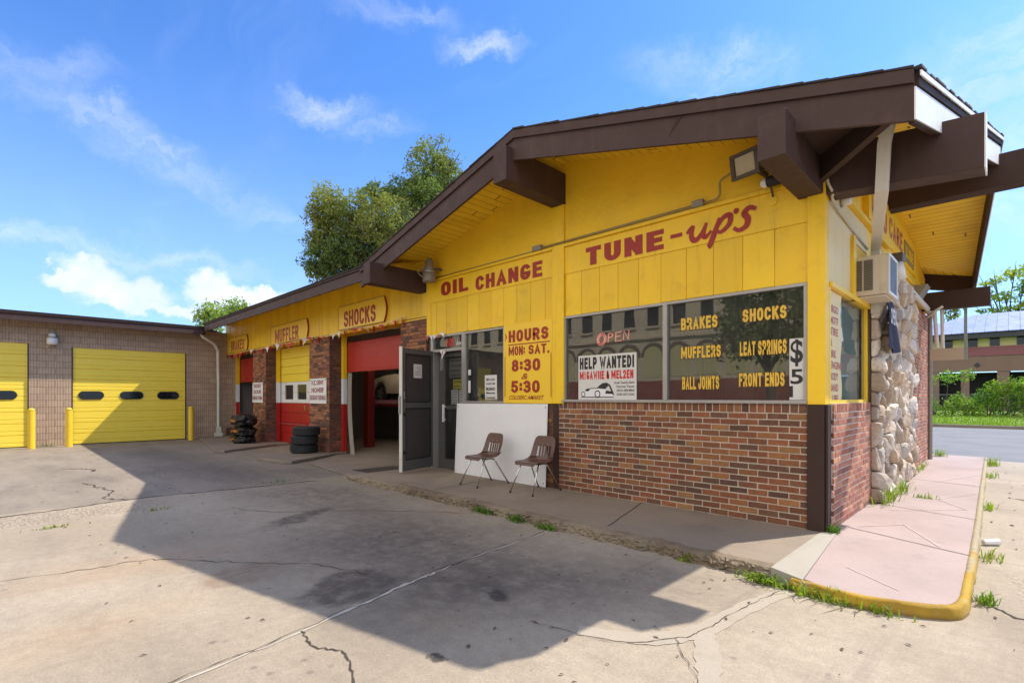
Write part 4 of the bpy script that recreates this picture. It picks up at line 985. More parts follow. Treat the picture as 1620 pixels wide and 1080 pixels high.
# side wall, facing the street
pn = MB()
def sboards(y0, y1, z0, z1, cuts, m=0):
    ys = [y0] + list(cuts) + [y1]
    for a, c in zip(ys, ys[1:]): pn.box(-1.45, -1.40, a + .0035, c - .0035, z0, z1, m)
sboards(6.13, 7.16, 2.70, 3.40, [6.45, 6.78], 0); pn.box(-1.45, -1.412, 6.13, 8.15, 2.70, 3.40, 0); pn.box(-1.42, -1.398, 6.13, 8.1, 3.40, 3.74, 0)
P(pn, 'side_panel', 'cream', bevel=.002)
pn = MB(); pn.box(-1.41, -1.365, 7.17, 7.30, 2.66, 3.44); pn.box(-1.45, -1.40, 7.31, 8.12, 2.70, 3.38); pn.box(-1.45, -1.402, 8.1, 14.6, 3.36, 3.74)
pn.box(-1.42, -1.34, 6.0, 9.5, 3.745, 3.80); pn.box(-1.42, -1.36, 9.5, 13.5, 3.62, 3.665); pn.box(-1.42, -1.33, 7.86, 8.02, 3.81, 4.55); P(pn, 'side_panel', 'yellow', bevel=.003)
def zs_side(y): return ZP - .058 - (ZP - ZC) / 4.65 * abs(y - PK[1]) * .985
gb = MB(); ys = [6.05, 7.8, PK[1], 11.6, 14.3]
gb.extr([(-1.405, 6.05, 3.742), (-1.405, 14.3, 3.742)] + [(-1.405, y, zs_side(y) + .04) for y in reversed(ys)], (-.04, 0, 0)); P(gb, 'gable_wall', 'yellow_gable')
pn = MB(); pn.box(-1.404, -1.375, 8.03, 12.6, 3.84, 4.42); sg = P(pn, 'painted_sign_board', 'yellow_sign', bevel=.003)
lt = MB(); s_ = side(-1.3735); text(lt, 'AUTO', 8.15, 9.42, 3.93, 4.27, s_, 0, .04); P(lt, 'lettering', 'red_faded', sg); lt = MB(); text(lt, 'CARE', 9.62, 10.92, 3.97, 4.29, s_, 0, .04); P(lt, 'lettering', 'red_faded', sg)
q = MB(); q.box(-1.374, -1.362, 11.08, 12.2, 3.68 + .22, 4.02 + .22); P(q, 'framed_plate', 'conduit', sg)
lt = MB(); text(lt, 'LUBE', 11.2, 12.05, 3.97, 4.17, side(-1.360), 0, .03); P(lt, 'lettering', 'yellow_sign', sg)
# side window
wd = MB(); x0, x1 = -1.44, -1.385
wd.box(x0, x1, 6.14, 6.20, 1.43, 2.70); wd.box(x0, x1, 8.02, 8.10, 1.43, 2.70); wd.box(x0, x1, 6.20, 8.02, 1.43, 1.47); wd.box(x0 - .01, x1 + .03, 6.14, 8.10, 2.66, 2.715)
ws = P(wd, 'side_window', 'yellow_sign', bevel=.003)
q = MB(); q.poly([(-1.415, 6.2, 1.47), (-1.415, 8.02, 1.47), (-1.415, 8.02, 2.66), (-1.415, 6.2, 2.66)]); P(q, 'pane', 'glass_side', ws)
q = MB(); q.sheet(30, 10, lambda a, c: (-1.50 + .012 * math.sin(a * 40), 6.2 + 1.8 * a, 1.47 + 1.19 * c)); P(q, 'blind', 'blind', ws)
q = MB(); pts = [(6.2, 1.46), (6.72 + .03, 1.46)] + [(6.74 + .04 * math.sin(k * 1.1), 1.46 + 1.19 * k / 12) for k in range(1, 13)] + [(6.2, 2.65)]
q.extr([(-1.411, a, c) for a, c in pts], (.004, 0, 0)); pl = P(q, 'painted_sheet', 'cream', ws)
lt = MB(); zz = 2.50
for s__ in ('BRGO', 'MOTF', 'TIRE', '&', 'BRK', 'ENGINE', 'BODY', 'BAND', 'LUBE'):
    text(lt, s__, 6.26, 6.26 + .085 * len(s__), zz - .085, zz, side(-1.4055), 0, .03); zz -= .122
P(lt, 'lettering', 'red_faded', pl)
# field stone pier
st = MB(); z = .10
mo = MB(); mo.box(-1.5, -1.36, 8.125, 11.45, .1, 3.34); P(mo, 'stone_mortar', 'mortar_dark')
PTS = []
while len(PTS) < 180:
    best = None
    for _ in range(8):
        p = (R.uniform(8.10, 11.5), R.uniform(.08, 3.34)); dd_ = min([((p[0] - q[0]) * .85) ** 2 + (p[1] - q[1]) ** 2 for q in PTS] + [9]) * R.uniform(.5, 1)
        if best is None or dd_ > best[0]: best = (dd_, p)
    PTS.append(best[1])
def clip(poly, a, b, c):
    out = []
    for i in range(len(poly)):
        p, q = poly[i], poly[(i + 1) % len(poly)]; fp = a * p[0] + b * p[1] - c; fq = a * q[0] + b * q[1] - c
        if fp <= 0: out.append(p)
        if (fp < 0) != (fq < 0): k = fp / (fp - fq); out.append((p[0] + (q[0] - p[0]) * k, p[1] + (q[1] - p[1]) * k))
    return out
for i, p in enumerate(PTS):
    poly = [(8.08, .10), (11.5, .10), (11.5, 3.34), (8.08, 3.34)]
    for j, q in enumerate(PTS):
        if i != j and poly:
            a, b = q[0] - p[0], q[1] - p[1]; poly = clip(poly, a, b, a * (p[0] + q[0]) / 2 + b * (p[1] + q[1]) / 2)
    if len(poly) < 3: continue
    cx = sum(v[0] for v in poly) / len(poly); cy = sum(v[1] for v in poly) / len(poly); ring = []
    for k in range(len(poly)):
        v, w_ = poly[k], poly[(k + 1) % len(poly)]; n_ = max(1, int(math.dist(v, w_) / .045))
        ring += [(v[0] + (w_[0] - v[0]) * e / n_, v[1] + (w_[1] - v[1]) * e / n_) for e in range(n_)]
    rr_ = [Vector(v) for v in ring]
    for _ in range(1 if i % 3 else 0): rr_ = [(rr_[k - 1] + rr_[k] * 2 + rr_[(k + 1) % len(rr_)]) / 4 for k in range(len(rr_))]
    pr = R.uniform(.05, .14); tone = lin(R.choice([(204, 190, 174), (184, 168, 150), (216, 204, 188), (172, 154, 136), (198, 174, 148), (156, 142, 128), (190, 182, 172), (208, 186, 160)]))[:3]
    n_ = len(rr_); i0 = len(st.v); tx, ty = R.uniform(-.9, .9), R.uniform(-.9, .9); c_ = Vector((cx, cy))
    for (f_k, hgt) in ((.95, -.01), (.93, .55), (.86, .86), (.66, .97), (.34, 1.0), (.04, 1.0)):
        for v in rr_:
            q = c_ + (v - c_) * f_k; nz = noise.noise(Vector((q.x * 5, q.y * 5, i * 3.1))) * .035 + noise.noise(Vector((q.x * 16, q.y * 16, i))) * .014
            st.v.append((-1.345 + max(-.01, hgt * pr * (1 + tx * (q.x - cx) * 3 + ty * (q.y - cy) * 3) + (nz if hgt > 0 else 0)), q.x, q.y))
    for r_ in range(5):
        for k in range(n_): st.face((i0 + r_ * n_ + k, i0 + r_ * n_ + (k + 1) % n_, i0 + (r_ + 1) * n_ + (k + 1) % n_, i0 + (r_ + 1) * n_ + k), 0, tone)
    st.face([i0 + 5 * n_ + k for k in range(n_)], 0, tone)
P(st, 'stone_pier', 'stone')
b = MB(); b.tube([(-1.30, 9.4, 3.37), (-1.30, 14.8, 3.33)], .05, 10); b.box(-1.40, -1.31, 8.1, 14.7, 3.335, 3.36, 1); P(b, 'eave_pipe', ['pipe', 'yellow'])
# rainwater pipe from the roof corner to the wall behind the air conditioner
b = MB()
def rect(path, w_, d_):
    i0 = len(b.v)
    for (x, y, z) in path: b.v += [(x - w_, y - d_, z), (x + w_, y - d_, z), (x + w_, y + d_, z), (x - w_, y + d_, z)]
    for i in range(len(path) - 1):
        for k in range(4): b.face((i0 + i * 4 + k, i0 + i * 4 + (k + 1) % 4, i0 + (i + 1) * 4 + (k + 1) % 4, i0 + (i + 1) * 4 + k))
rect([(-.80, 5.72, 4.10), (-.865, 5.80, 3.86), (-.905, 5.93, 3.46), (-1.29, 8.02, 3.40), (-1.30, 8.1, 3.1), (-1.30, 8.1, 2.6)], .05, .035)
dp = P(b, 'downpipe', 'pipe')
# electrical conduit along the ledge, boxes, corner cable
b = MB(); b.tube([(-8.0, 5.975, 3.815), (-6.5, 5.975, 3.815), (-5.3, 5.975, 3.815)], .010, 6); b.tube([(-5.3, 5.955, 3.825), (-4.0, 5.955, 3.825), (-2.74, 5.955, 3.825)], .018, 8)
b.tube(spline([(-2.68, 5.95, 3.83), (-2.52, 5.95, 3.83), (-2.46, 5.94, 3.88), (-2.45, 5.92, 4.0), (-2.38, 5.88, 4.03), (-2.25, 5.84, 4.05)], 5), .012, 8)
cn = P(b, 'conduit', 'conduit', smooth=True)
for x, w_ in ((-5.34, .09), (-2.73, .07)):
    b = MB(); b.box(x - w_, x + w_, 5.925, 5.985, 3.80, 3.88); P(b, 'junction_box', 'lamp_grey', cn, bevel=.006)
b = MB(); b.tube(spline([(-1.43, 5.72, 4.06), (-1.37, 5.88, 3.95), (-1.365, 5.955, 3.72), (-1.33, 6.02, 3.60), (-1.36, 6.2, 3.56), (-1.385, 7.2, 3.50), (-1.385, 8.1, 3.46)], 6), .014, 8); P(b, 'corner_cable', 'cable', smooth=True)
b = MB(); b.lathe([(.055, 0), (.055, -.012), (.02, -.016)], (-1.90, 5.99, 3.66), 16, axis='y'); P(b, 'round_cover', 'yellow')
b = MB(); b.hexa([(-1.40, 12.2, 3.38), (-1.3, 12.2, 3.38), (-1.3, 12.7, 3.38), (-1.40, 12.7, 3.38), (-1.40, 12.2, 3.62), (-1.16, 12.2, 3.62), (-1.16, 12.7, 3.62), (-1.40, 12.7, 3.62)]); P(b, 'vent_hood', 'lamp_grey', bevel=.01)
# hanging bracket panel and pipes under the rear beam
b = MB(); b.box(-.735, -.685, 13.70, 13.75, 2.26, 3.38); hp = P(b, 'bracket_post', 'post_green')
b = MB(); b.box(-1.26, -.735, 13.68, 13.76, 2.262, 2.50); P(b, 'bracket_panel', 'tan_panel', hp)
b = MB(); b.tube([(-1.20, 13.72, 3.38), (-1.15, 13.72, 2.52)], .035, 8); b.tube([(-1.08, 13.72, 3.38), (-1.06, 13.72, 2.50)], .03, 8); P(b, 'hanging_pipe', 'pipe')
b = MB(); b.tube(spline([(-1.33, 13.9, 3.20), (-1.2, 13.62, 3.26), (-1.05, 13.58, 3.36)], 5), .03, 8); P(b, 'elbow_pipe', 'pipe', smooth=True)

# ================================================================ GARAGE WING
wing = thing('garage_wing', (-14.8, 6, 0), 'long yellow garage wing with three service bays between brick piers under a level brown eave', 'building')
def Q(mb, name, mats, parent=wing, **k): return mb.build(name, mats, parent, **k)
WX0, WX1 = -21.2, -8.34
# brick piers
for (x0, x1) in ((-21.25, -21.02), (-18.2, -17.05), (-13.79, -12.59), (-9.27, -8.36)):
    br = MB(); pal = [(164, 106, 72), (146, 94, 66), (176, 114, 74), (154, 98, 74), (136, 86, 64), (168, 118, 82)]  # front palette lightened for bounced sunlight; side faces get darker brick colours
    bricks(br, x0, x1, .36, 3.11, pF(6.0), .012, pal + [(96, 70, 60), (112, 76, 62)], bl=.20, m=0, worn=.02)
    bricks(br, x0 - .03, x1 + .03, .02, .36, pF(5.975), .014, [(150, 92, 74), (134, 80, 64), (120, 74, 62)], m=0)
    bricks(br, 5.99, 6.38, .36, 3.11, pS(x1), .012, [(112, 74, 58), (98, 66, 54), (124, 80, 60), (90, 62, 52)], m=0)
    bricks(br, 5.965, 6.38, .02, .36, pS(x1 + .025), .014, [(140, 86, 70), (126, 76, 62), (112, 70, 58)], m=0)
    pr = Q(br, 'brick_pier', 'brick')
    mo = MB(); mo.box(x0, x1, 6.0, 6.40, 0, 3.12); mo.box(x0 - .03, x1 + .025, 5.975, 6.39, 0, .36); Q(mo, 'pier_core', 'mortar_dark', pr)
# grooved sign band, soffit, fascia, roof
pn = MB(); x = WX0
while x < WX1 - .02:
    x2 = min(x + .205, WX1); k_ = R.uniform(.88, 1.04); pn.box(x + .003, x2 - .003, 6.0 + R.uniform(0, .003), 6.04, 3.10, 4.24, 0, (k_, k_, k_)); x = x2
pn.box(WX0, WX1, 6.012, 6.06, 3.11, 4.24); Q(pn, 'sign_band', 'yellow', bevel=.002)
b = MB(); b.box(WX0, WX1, 5.985, 6.06, 3.07, 3.098); b.box(WX0, WX1, 6.06, 6.40, 3.08, 3.11); Q(b, 'band_trim', 'yellow')
b = MB(); b.poly([(WX0, 5.09, 4.0), (-8.4, 5.09, 4.0), (-8.4, 6.0, 4.23), (WX0, 6.0, 4.23)]); Q(b, 'soffit', 'yellow')
b = MB(); b.box(-20.25, -9.20, 5.05, 5.09, 3.80, 4.02); b.box(-20.3, -9.20, 5.02, 5.09, 4.021, 4.06); Q(b, 'fascia', 'brown', bevel=.004)
b = MB(); b.hexa([(-20.4, 5.0, 4.062), (-9.10, 5.0, 4.062), (-9.10, 9.7, 5.24), (-20.4, 9.7, 5.24), (-20.4, 5.0, 4.085), (-9.10, 5.0, 4.085), (-9.10, 9.7, 5.265), (-20.4, 9.7, 5.265)]); b.hexa([(-20.4, 9.701, 5.24), (-9.1, 9.701, 5.24), (-9.1, 14.2, 4.1), (-20.4, 14.2, 4.1), (-20.4, 9.701, 5.265), (-9.1, 9.701, 5.265), (-9.1, 14.2, 4.125), (-20.4, 14.2, 4.125)]); Q(b, 'roof', 'shingle')
# jamb strips in three colours
for x in (-21.0, -17.02, -12.55):
    for (z0, z1, m_) in ((0.03, 1.32, 'red_door'), (1.322, 1.98, 'white'), (1.982, 3.08, 'yellow')):
        b = MB(); b.box(x, x + .12, 6.30, 6.40, z0, z1); Q(b, 'door_jamb', m_)
# closed bay door: yellow, white and red bands with two windows
d2 = MB(); zs = [.05, .38, .70, 1.02, 1.32, 1.64, 1.97, 2.22, 2.47, 2.72, 3.06]
for z0, z1 in zip(zs, zs[1:]):
    m_ = 0 if z1 <= 1.33 else 1 if z1 <= 1.98 else 2
    if m_ == 1:
        for (xa, xb) in ((-16.90, -16.60), (-15.95, -15.64), (-14.98, -13.7)): d2.box(xa, xb, 6.42, 6.46, z0 + .003, z1 - .003, 1)
        if z0 < 1.4:
            for (xa, xb) in ((-16.60, -15.95), (-15.64, -14.98)): d2.box(xa, xb, 6.42, 6.46, z0 + .003, 1.43, 1)
        else:
            for (xa, xb) in ((-16.60, -15.95), (-15.64, -14.98)): d2.box(xa, xb, 6.42, 6.46, 1.88, z1 - .003, 1)
    else: d2.box(-16.90, -13.7, 6.42, 6.46, z0 + .004, z1 - .004, m_)
door2 = Q(d2, 'bay_door', ['red_door', 'panel_white', 'yellow_door'], bevel=.004)
for xa, xb in ((-16.60, -15.95), (-15.64, -14.98)):
    b = MB(); b.poly([(xa, 6.44, 1.43), (xb, 6.44, 1.43), (xb, 6.44, 1.88), (xa, 6.44, 1.88)]); Q(b, 'window', 'glass', door2)
b = MB()
for xa, xb in ((-16.75, -15.4), (-15.25, -13.85)):
    b.box(xa, xb, 6.405, 6.419, .62, .645); b.box(xa, xa + .03, 6.405, 6.419, .12, .62); b.box(xb - .03, xb, 6.405, 6.419, .12, .62)
Q(b, 'door_trim', 'red_door', door2, bevel=.003)
b = MB(); b.box(-15.05, -15.0, 6.39, 6.42, 1.12, 1.26); Q(b, 'handle', 'chrome', door2)
b = MB(); b.box(-16.9, -15.0, 6.412, 6.419, .655, .668); Q(b, 'pull_bar', 'alu', door2)
# half-raised red curtain doors of the two open bays
for (x0, x1, zb) in ((-12.43, -9.27, 2.20), (-20.88, -18.2, 2.10)):
    b = MB(); n = 5; h = (2.92 - zb) / n
    b.box(x0, x1, 6.42, 6.47, zb, 2.92); b.box(x0, x1, 6.405, 6.48, zb - .05, zb - .003)
    Q(b, 'raised_door', 'red_door', bevel=.006)
    b = MB(); b.box(x0, x1, 6.44, 6.9, 2.93, 3.08); Q(b, 'door_housing', 'brown_dark')
# interior of the bays
it = MB(); it.box(-21.1, -8.36, 13.0, 13.1, 0, 3.4); it.box(-21.2, -21.1, 6.5, 13.0, 0, 3.4); it.box(-8.48, -8.37, 6.42, 13.0, 0, 3.4); it.box(-21.1, -8.48, 6.5, 13.0, 3.35, 3.4); it.box(-17.0, -16.92, 6.6, 12.9, 0, 3.35)
Q(it, 'interior_wall', 'interior_dark')
it = MB(); it.box(-21.1, -8.48, 6.41, 13.0, 0, .022); Q(it, 'floor', 'pad')
it = MB(); it.box(-20.86, -18.2, 6.85, 6.9, .02, 2.3); Q(it, 'inner_curtain', 'brown_dark')
for k in range(6):
    it = MB(); it.box(-15.9 + k * 1.1, -15.1 + k * 1.1, 12.6, 12.99, 1.2 + .25 * (k % 3), 1.28 + .25 * (k % 3)); Q(it, 'shelf', 'interior')

# ================================================================ BLOCK BUILDING ON THE LEFT
blk = thing('block_garage', (-21, 2, 0), 'tan scored block garage building with wide yellow overhead doors and a brown roof edge', 'building')
def K(mb, name, mats, parent=blk, **k): return mb.build(name, mats, parent, **k)
BX = -21.0
wl = MB(); D1 = (1.58, 4.68, 3.06); D2 = (-2.9, .61, 3.10); D3 = (-7.6, -4.1, 3.10)
def wseg(y0, y1, z0, z1): wl.box(BX - .25, BX, y0, y1, z0, z1)
wseg(-10, D3[0], 0, 3.11); wseg(D3[1], D2[0], 0, 3.11); wseg(D2[1], D1[0], 0, 3.065); wseg(D1[1], 6.4, 0, 3.065)
wseg(D1[0], D1[1], 3.06, 3.065); wseg(D2[1], 6.4, 3.066, 3.9); wseg(-10, D2[1], 3.111, 3.9)
K(wl, 'block_wall', 'cmu')
b = MB(); b.box(-33, BX - .25, -10, 13, 0, .02); K(b, 'floor', 'interior_dark')
b = MB(); b.box(-33, -32.8, -10, 13, .02, 3.9); b.box(-32.8, BX - .25, -10, -9.8, .02, 3.9); b.box(-32.8, BX - .25, 12.8, 13, .02, 3.9); K(b, 'rear_wall', 'cmu')
b = MB(); b.box(-20.40, -20.36, -10.5, 5.1, 3.71, 3.90); b.box(BX, -20.36, 5.06, 5.1, 3.71, 3.9); K(b, 'fascia', 'brown', bevel=.004)
b = MB(); b.box(-20.44, -20.33, -10.5, 5.05, 3.903, 3.97); K(b, 'roof_trim', 'brown_dark', bevel=.01)
b = MB(); b.hexa([(-33.5, -10.6, 4.3), (-20.32, -10.6, 3.972), (-20.32, 5.02, 3.972), (-33.5, 13, 4.3), (-33.5, -10.6, 4.36), (-20.32, -10.6, 3.99), (-20.32, 5.02, 3.99), (-33.5, 13, 4.36)]); K(b, 'roof', 'shingle')
b = MB(); b.box(-21.0, -20.401, -10.5, 5.06, 3.84, 3.86); K(b, 'soffit', 'brown_dark')
def roll_door(y0, y1, zt, wins):
    d = MB(); nb = 9; h = zt / nb; x = BX - .06
    prof = []
    for k in range(nb):
        z0 = .02 + k * h
        prof += [(0, z0), (.022, z0 + .012), (.022, z0 + h * .30), (.010, z0 + h * .33), (.010, z0 + h * .36), (.022, z0 + h * .39), (.022, z0 + h - .012), (0, z0 + h - .002)]
    i0 = len(d.v)
    for (dx, z) in prof: d.v += [(x + dx, y0, z), (x + dx, y1, z)]
    for i in range(len(prof) - 1): d.face((i0 + 2 * i, i0 + 2 * i + 1, i0 + 2 * i + 3, i0 + 2 * i + 2))
    do = K(d, 'overhead_door', 'yellow_door')
    for (wy, ww) in wins:
        c = MB(); pts = []; rr = .135
        for k in range(24):
            a = 2 * math.pi * k / 24; cx = wy + (ww / 2 - rr) * (1 if math.cos(a) > 0 else -1)
            pts.append((cx + rr * math.cos(a), 1.56 + rr * math.sin(a)))
        c.extr([(x + .02, p[0], p[1]) for p in pts], (.022, 0, 0)); fo_ = K(c, 'window', 'black', do)
        c = MB(); c.poly([(x + .0435, wy + (p[0] - wy) * .93, 1.56 + (p[1] - 1.56) * .82) for p in pts]); K(c, 'pane', 'car_glass', do)
    for (ya_, yb_) in ((y0 - .03, y0 - .001), (y1 + .001, y1 + .03)):
        f = MB(); f.box(BX - .24, BX + .004, ya_, yb_, 0, zt); K(f, 'door_track', 'brown', do)
roll_door(D1[0] + .03, D1[1] - .03, D1[2], [(2.06, .64), (3.11, .64), (4.14, .64)])
roll_door(D2[0] + .03, D2[1] - .03, D2[2], [(.02, .68), (-1.1, .68), (-2.2, .68)])
roll_door(D3[0] + .03, D3[1] - .03, D3[2], [(-4.7, .68), (-5.8, .68), (-7, .68)])
b = MB(); b.tube(spline([(-20.55, 5.0, 3.80), (-20.5, 5.1, 3.62), (-20.62, 5.45, 3.42), (-20.68, 5.60, 3.2)], 6) + [(-20.68, 5.62, 2.0), (-20.68, 5.62, .45), (-20.68, 5.62, .12)], .05, 10)
b.box(-20.78, -20.58, 5.5, 5.74, .08, .20); b.box(-20.75, -20.61, 5.55, 5.69, .20, .42); K(b, 'downpipe', 'pipe', smooth=False)

# ================================================================ SIGNS
def sign_board(x0, x1, z0, z1, word, r0, r1, zz0, zz1, label):
    t_ = thing('sign_board', ((x0 + x1) / 2, 5.97, z0), label, 'sign', 'painted sign boards over the bays')
    b = MB(); pts = [(x0, z0), (x1, z0)] + [(x1 + .10 * math.sin(math.pi * k / 8), z0 + (z1 - z0) * k / 8) for k in range(1, 8)] + [(x1, z1), (x0, z1)]
    b.extr([(p[0], 5.955, p[1]) for p in pts], (0, .045, 0)); b.build('board', 'yellow_sign', t_, bevel=.004)
    b = MB(); e = [(x1 + .002, z0)] + [(x1 + .10 * math.sin(math.pi * k / 8) + .012, z0 + (z1 - z0) * k / 8) for k in range(1, 8)] + [(x1 + .002, z1)]
    for (p, q) in zip(e, e[1:]): b.poly([(p[0], 5.955, p[1]), (q[0], 5.955, q[1]), (q[0], 6.0, q[1]), (p[0], 6.0, p[1])])
    b.build('board_edge', 'red_letter', t_)
    b = MB(); b.box(x0, x1, 5.948, 5.954, z1 - .014, z1); b.box(x0, x1, 5.948, 5.954, z0, z0 + .014); b.box(x0, x0 + .014, 5.948, 5.954, z0 + .0145, z1 - .0145); b.build('border', 'conduit', t_)
    b = MB(); text(b, word, r0, r1, zz0, zz1, front(5.951), 0, .035); b.build('lettering', 'red_faded' if word != 'SHOCKS' else 'red_letter', t_)
sign_board(-20.6, -18.75, 3.12, 3.66, 'BRAKES', -20.40, -18.95, 3.17, 3.53, 'yellow sign board reading BRAKES over the far bay by the tan block wall')
sign_board(-16.5, -13.92, 3.12, 3.68, 'MUFFLER', -16.15, -14.42, 3.15, 3.55, 'yellow sign board reading MUFFLER over the closed striped bay door')
sign_board(-12.0, -9.90, 3.16, 3.74, 'SHOCKS', -11.72, -10.22, 3.21, 3.60, 'yellow sign board reading SHOCKS over the open red bay')
def metal_sign(x0, x1, z0, z1, rows, label):
    t_ = thing('metal_sign', ((x0 + x1) / 2, 5.98, z0), label, 'sign', 'white metal notices on the brick piers')
    b = MB(); b.box(x0, x1, 5.962, 5.972, z0, z1); b.build('plate', 'panel_white', t_, bevel=.003)
    n = len(rows)
    for k, r_ in enumerate(rows):
        b = MB(); h = (z1 - z0); m_ = .14 if k < n - 1 else .03
        text(b, r_, x0 + (x1 - x0) * m_, x1 - (x1 - x0) * m_, z1 - h * (.30 * k + .26), z1 - h * (.30 * k + .07), front(5.959), 0, .03); b.build('lettering', 'maroon_text', t_)
    b = MB()
    for (x, z) in ((x0 + .05, z1 - .04), (x1 - .05, z1 - .04)): b.box(x - .02, x + .02, 5.957, 5.963, z - .014, z + .014)
    b.build('screw_cap', 'black_text', t_)
metal_sign(-18.17, -17.22, 1.32, 1.98, ['NOHEY', 'DOUR', 'GERHEA TENHA'], 'white metal notice on the brick pier behind the black wrapped bundles')
metal_sign(-13.72, -12.70, 1.33, 2.0, ['H.Z. DENY', 'NOHEIF', 'GEGRASY KENRAS'], 'white metal notice on the brick pier above the stacked tyres')

hb = thing('hours_board', (-5.57, 5.97, 1.40), 'yellow board with painted opening hours between the two front windows', 'sign')
b = MB(); b.box(-6.112, -5.05, 5.966, 6.0, 1.40, 2.705); b.build('board', 'yellow_sign', hb, bevel=.003)
f_ = front(5.963)
def hw(s_, u0, u1, z0, z1, bold=.04, sh=0, slope=0):
    b = MB(); text(b, s_, u0, u1, z0, z1, f_, 0, bold, sh, slope); b.build('lettering', 'red_letter', hb)
hw('HOURS', -5.99, -5.12, 2.405, 2.60, .055); hw('MON:', -5.99, -5.62, 2.185, 2.335, .045); hw('SAT.', -5.54, -5.10, 2.185, 2.335, .045)
hw('8:30', -5.92, -5.29, 1.92, 2.115, .05); hw('&', -5.70, -5.55, 1.79, 1.885, .01, .3); hw('5:30', -5.93, -5.30, 1.572, 1.768, .05); hw('COLOERC AMAKET', -5.98, -5.21, 1.462, 1.53, .012, .35)
b = MB(); b.poly([f_(-6.0, 2.355), f_(-5.09, 2.355), f_(-5.09, 2.372), f_(-6.0, 2.372)]); b.build('underline', 'red_letter', hb)
for x in (-6.085, -5.075):
    b = MB(); b.poly([f_(x, 1.50), f_(x + .014, 1.50), f_(x + .014, 2.18), f_(x, 2.18)]); b.build('side_rule', 'red_letter', hb)
b = MB(); b.poly([f_(-6.085, 2.42), f_(-6.03, 2.50), f_(-6.085, 2.58), f_(-6.06, 2.50)]); b.build('pointer', 'red_letter', hb)

# posters and neon behind the glass
po = thing('help_wanted_poster', (-4.1, 6.0200, 1.465), 'white help wanted poster with a car drawing inside the front window', 'poster')
b = MB(); b.box(-4.58, -3.61, 6.0140, 6.0200, 1.466, 2.105); b.build('sheet', 'paper', po)
f_ = front(6.0125)
def pw(s_, u0, u1, z0, z1, m_, bold=.05): b = MB(); text(b, s_, u0, u1, z0, z1, f_, 0, bold); b.build('lettering', m_, po)
pw('HELP WANTED!', -4.555, -3.645, 1.905, 2.075, 'black_text', .06); pw('M1GAWIIE & MEL2EN', -4.555, -3.655, 1.755, 1.875, 'red_text', .06)
for k, s__ in enumerate(('Grub Tuechn Earls', 'Dorrow Tenok', 'ONCA 3000 MENS', 'CHGR HOS CORAR')): pw(s__, -3.96 + (.04 if k else 0), -3.64, 1.685 - .054 * k, 1.718 - .054 * k, 'black_text', .02)
b = MB()
def pp(pts, m_): b.poly([f_(-4.55 + p[0], 1.475 + p[1]) for p in pts], m_)
pp([(.02, .06), (.03, .10), (.10, .135), (.17, .155), (.27, .155), (.40, .15), (.47, .12), (.56, .11), (.585, .06), (.57, .03), (.03, .03)], 1)
f_ = front(6.0115)
pp([(.08, .118), (.13, .150), (.19, .147), (.15, .110)], 0); pp([(.30, .152), (.34, .19), (.40, .225), (.47, .23), (.52, .20), (.50, .19), (.44, .14)], 0); pp([(.52, .20), (.545, .16), (.59, .06), (.575, .05), (.53, .13), (.50, .19)], 0)
pp([(.44, .075), (.46, .12), (.56, .105), (.565, .07)], 0); pp([(.02, .022), (.58, .022), (.58, .033), (.02, .033)], 0); pp([(.17, .156), (.30, .158), (.31, .148), (.18, .146)], 0)
for cx, r_ in ((.31, .055), (.06, .04)):
    f_ = front(6.0110); pp([(cx + r_ * math.cos(a * .35) * .9, .07 + r_ * math.sin(a * .35)) for a in range(18)], 0)
    f_ = front(6.0105); pp([(cx + r_ * .7 * math.cos(a * .35) * .9, .07 + r_ * .7 * math.sin(a * .35)) for a in range(18)], 1)
b.build('car_drawing', ['black_text', 'panel_white'], po)
op = thing('neon_sign', (-4.0, 6.06, 2.25), 'red neon OPEN sign hanging inside the front window', 'neon sign')
def tubez(pts, name='neon_letter'):
    b = MB(); b.tube([(p[0], 6.055, p[1]) for p in pts], .007, 6); b.build(name, 'neon', op, smooth=True)
def ell(cx, cz, rx, rz): return [(cx + rx * math.cos(k * math.pi / 12) + .1 * rz * math.sin(k * math.pi / 12), cz + rz * math.sin(k * math.pi / 12)) for k in range(25)]
tubez(ell(-4.20, 2.325, .075, .085)); tubez(ell(-4.20, 2.325, .05, .06))
tubez([(-4.09, 2.27), (-4.08, 2.40)] + [(-4.06 + .05 * math.sin(k * math.pi / 6), 2.37 + .03 * math.cos(k * math.pi / 6)) for k in range(7)] + [(-4.08, 2.335)])
tubez([(-3.87, 2.41), (-3.96, 2.40), (-3.965, 2.28), (-3.87, 2.285)]); tubez([(-3.96, 2.345), (-3.89, 2.35)]); tubez([(-3.84, 2.29), (-3.83, 2.415), (-3.76, 2.29), (-3.75, 2.42)])
b = MB(); b.tube([(-4.2, 6.07, 2.40), (-4.2, 6.07, 2.68)], .003, 4); b.tube([(-3.8, 6.07, 2.40), (-3.8, 6.07, 2.68)], .003, 4); b.build('hanger', 'black', op)
ds = thing('price_banner', (-1.66, 6.0205, 1.48), 'white banner with a black dollar sign at the right end of the front window', 'banner')
b = MB(); b.box(-1.735, -1.595, 6.0145, 6.0205, 1.47, 2.13); b.build('sheet', 'paper', ds)
f_ = front(6.0130)
for s__, z0, z1 in (('$', 1.83, 2.12), ('5', 1.64, 1.80)):
    b = MB(); text(b, s__, -1.725, -1.603, z0, z1, f_, 0, .02); b.build('lettering', 'black_text', ds)
b = MB(); b.box(-1.735, -1.70, 6.0120, 6.0140, 1.50, 1.62); b.build('lettering', 'black_text', ds)
pt = thing('shop_notice', (-6.48, 6.0205, 1.43), 'white printed notice curling at its foot inside the small window by the door', 'notice')
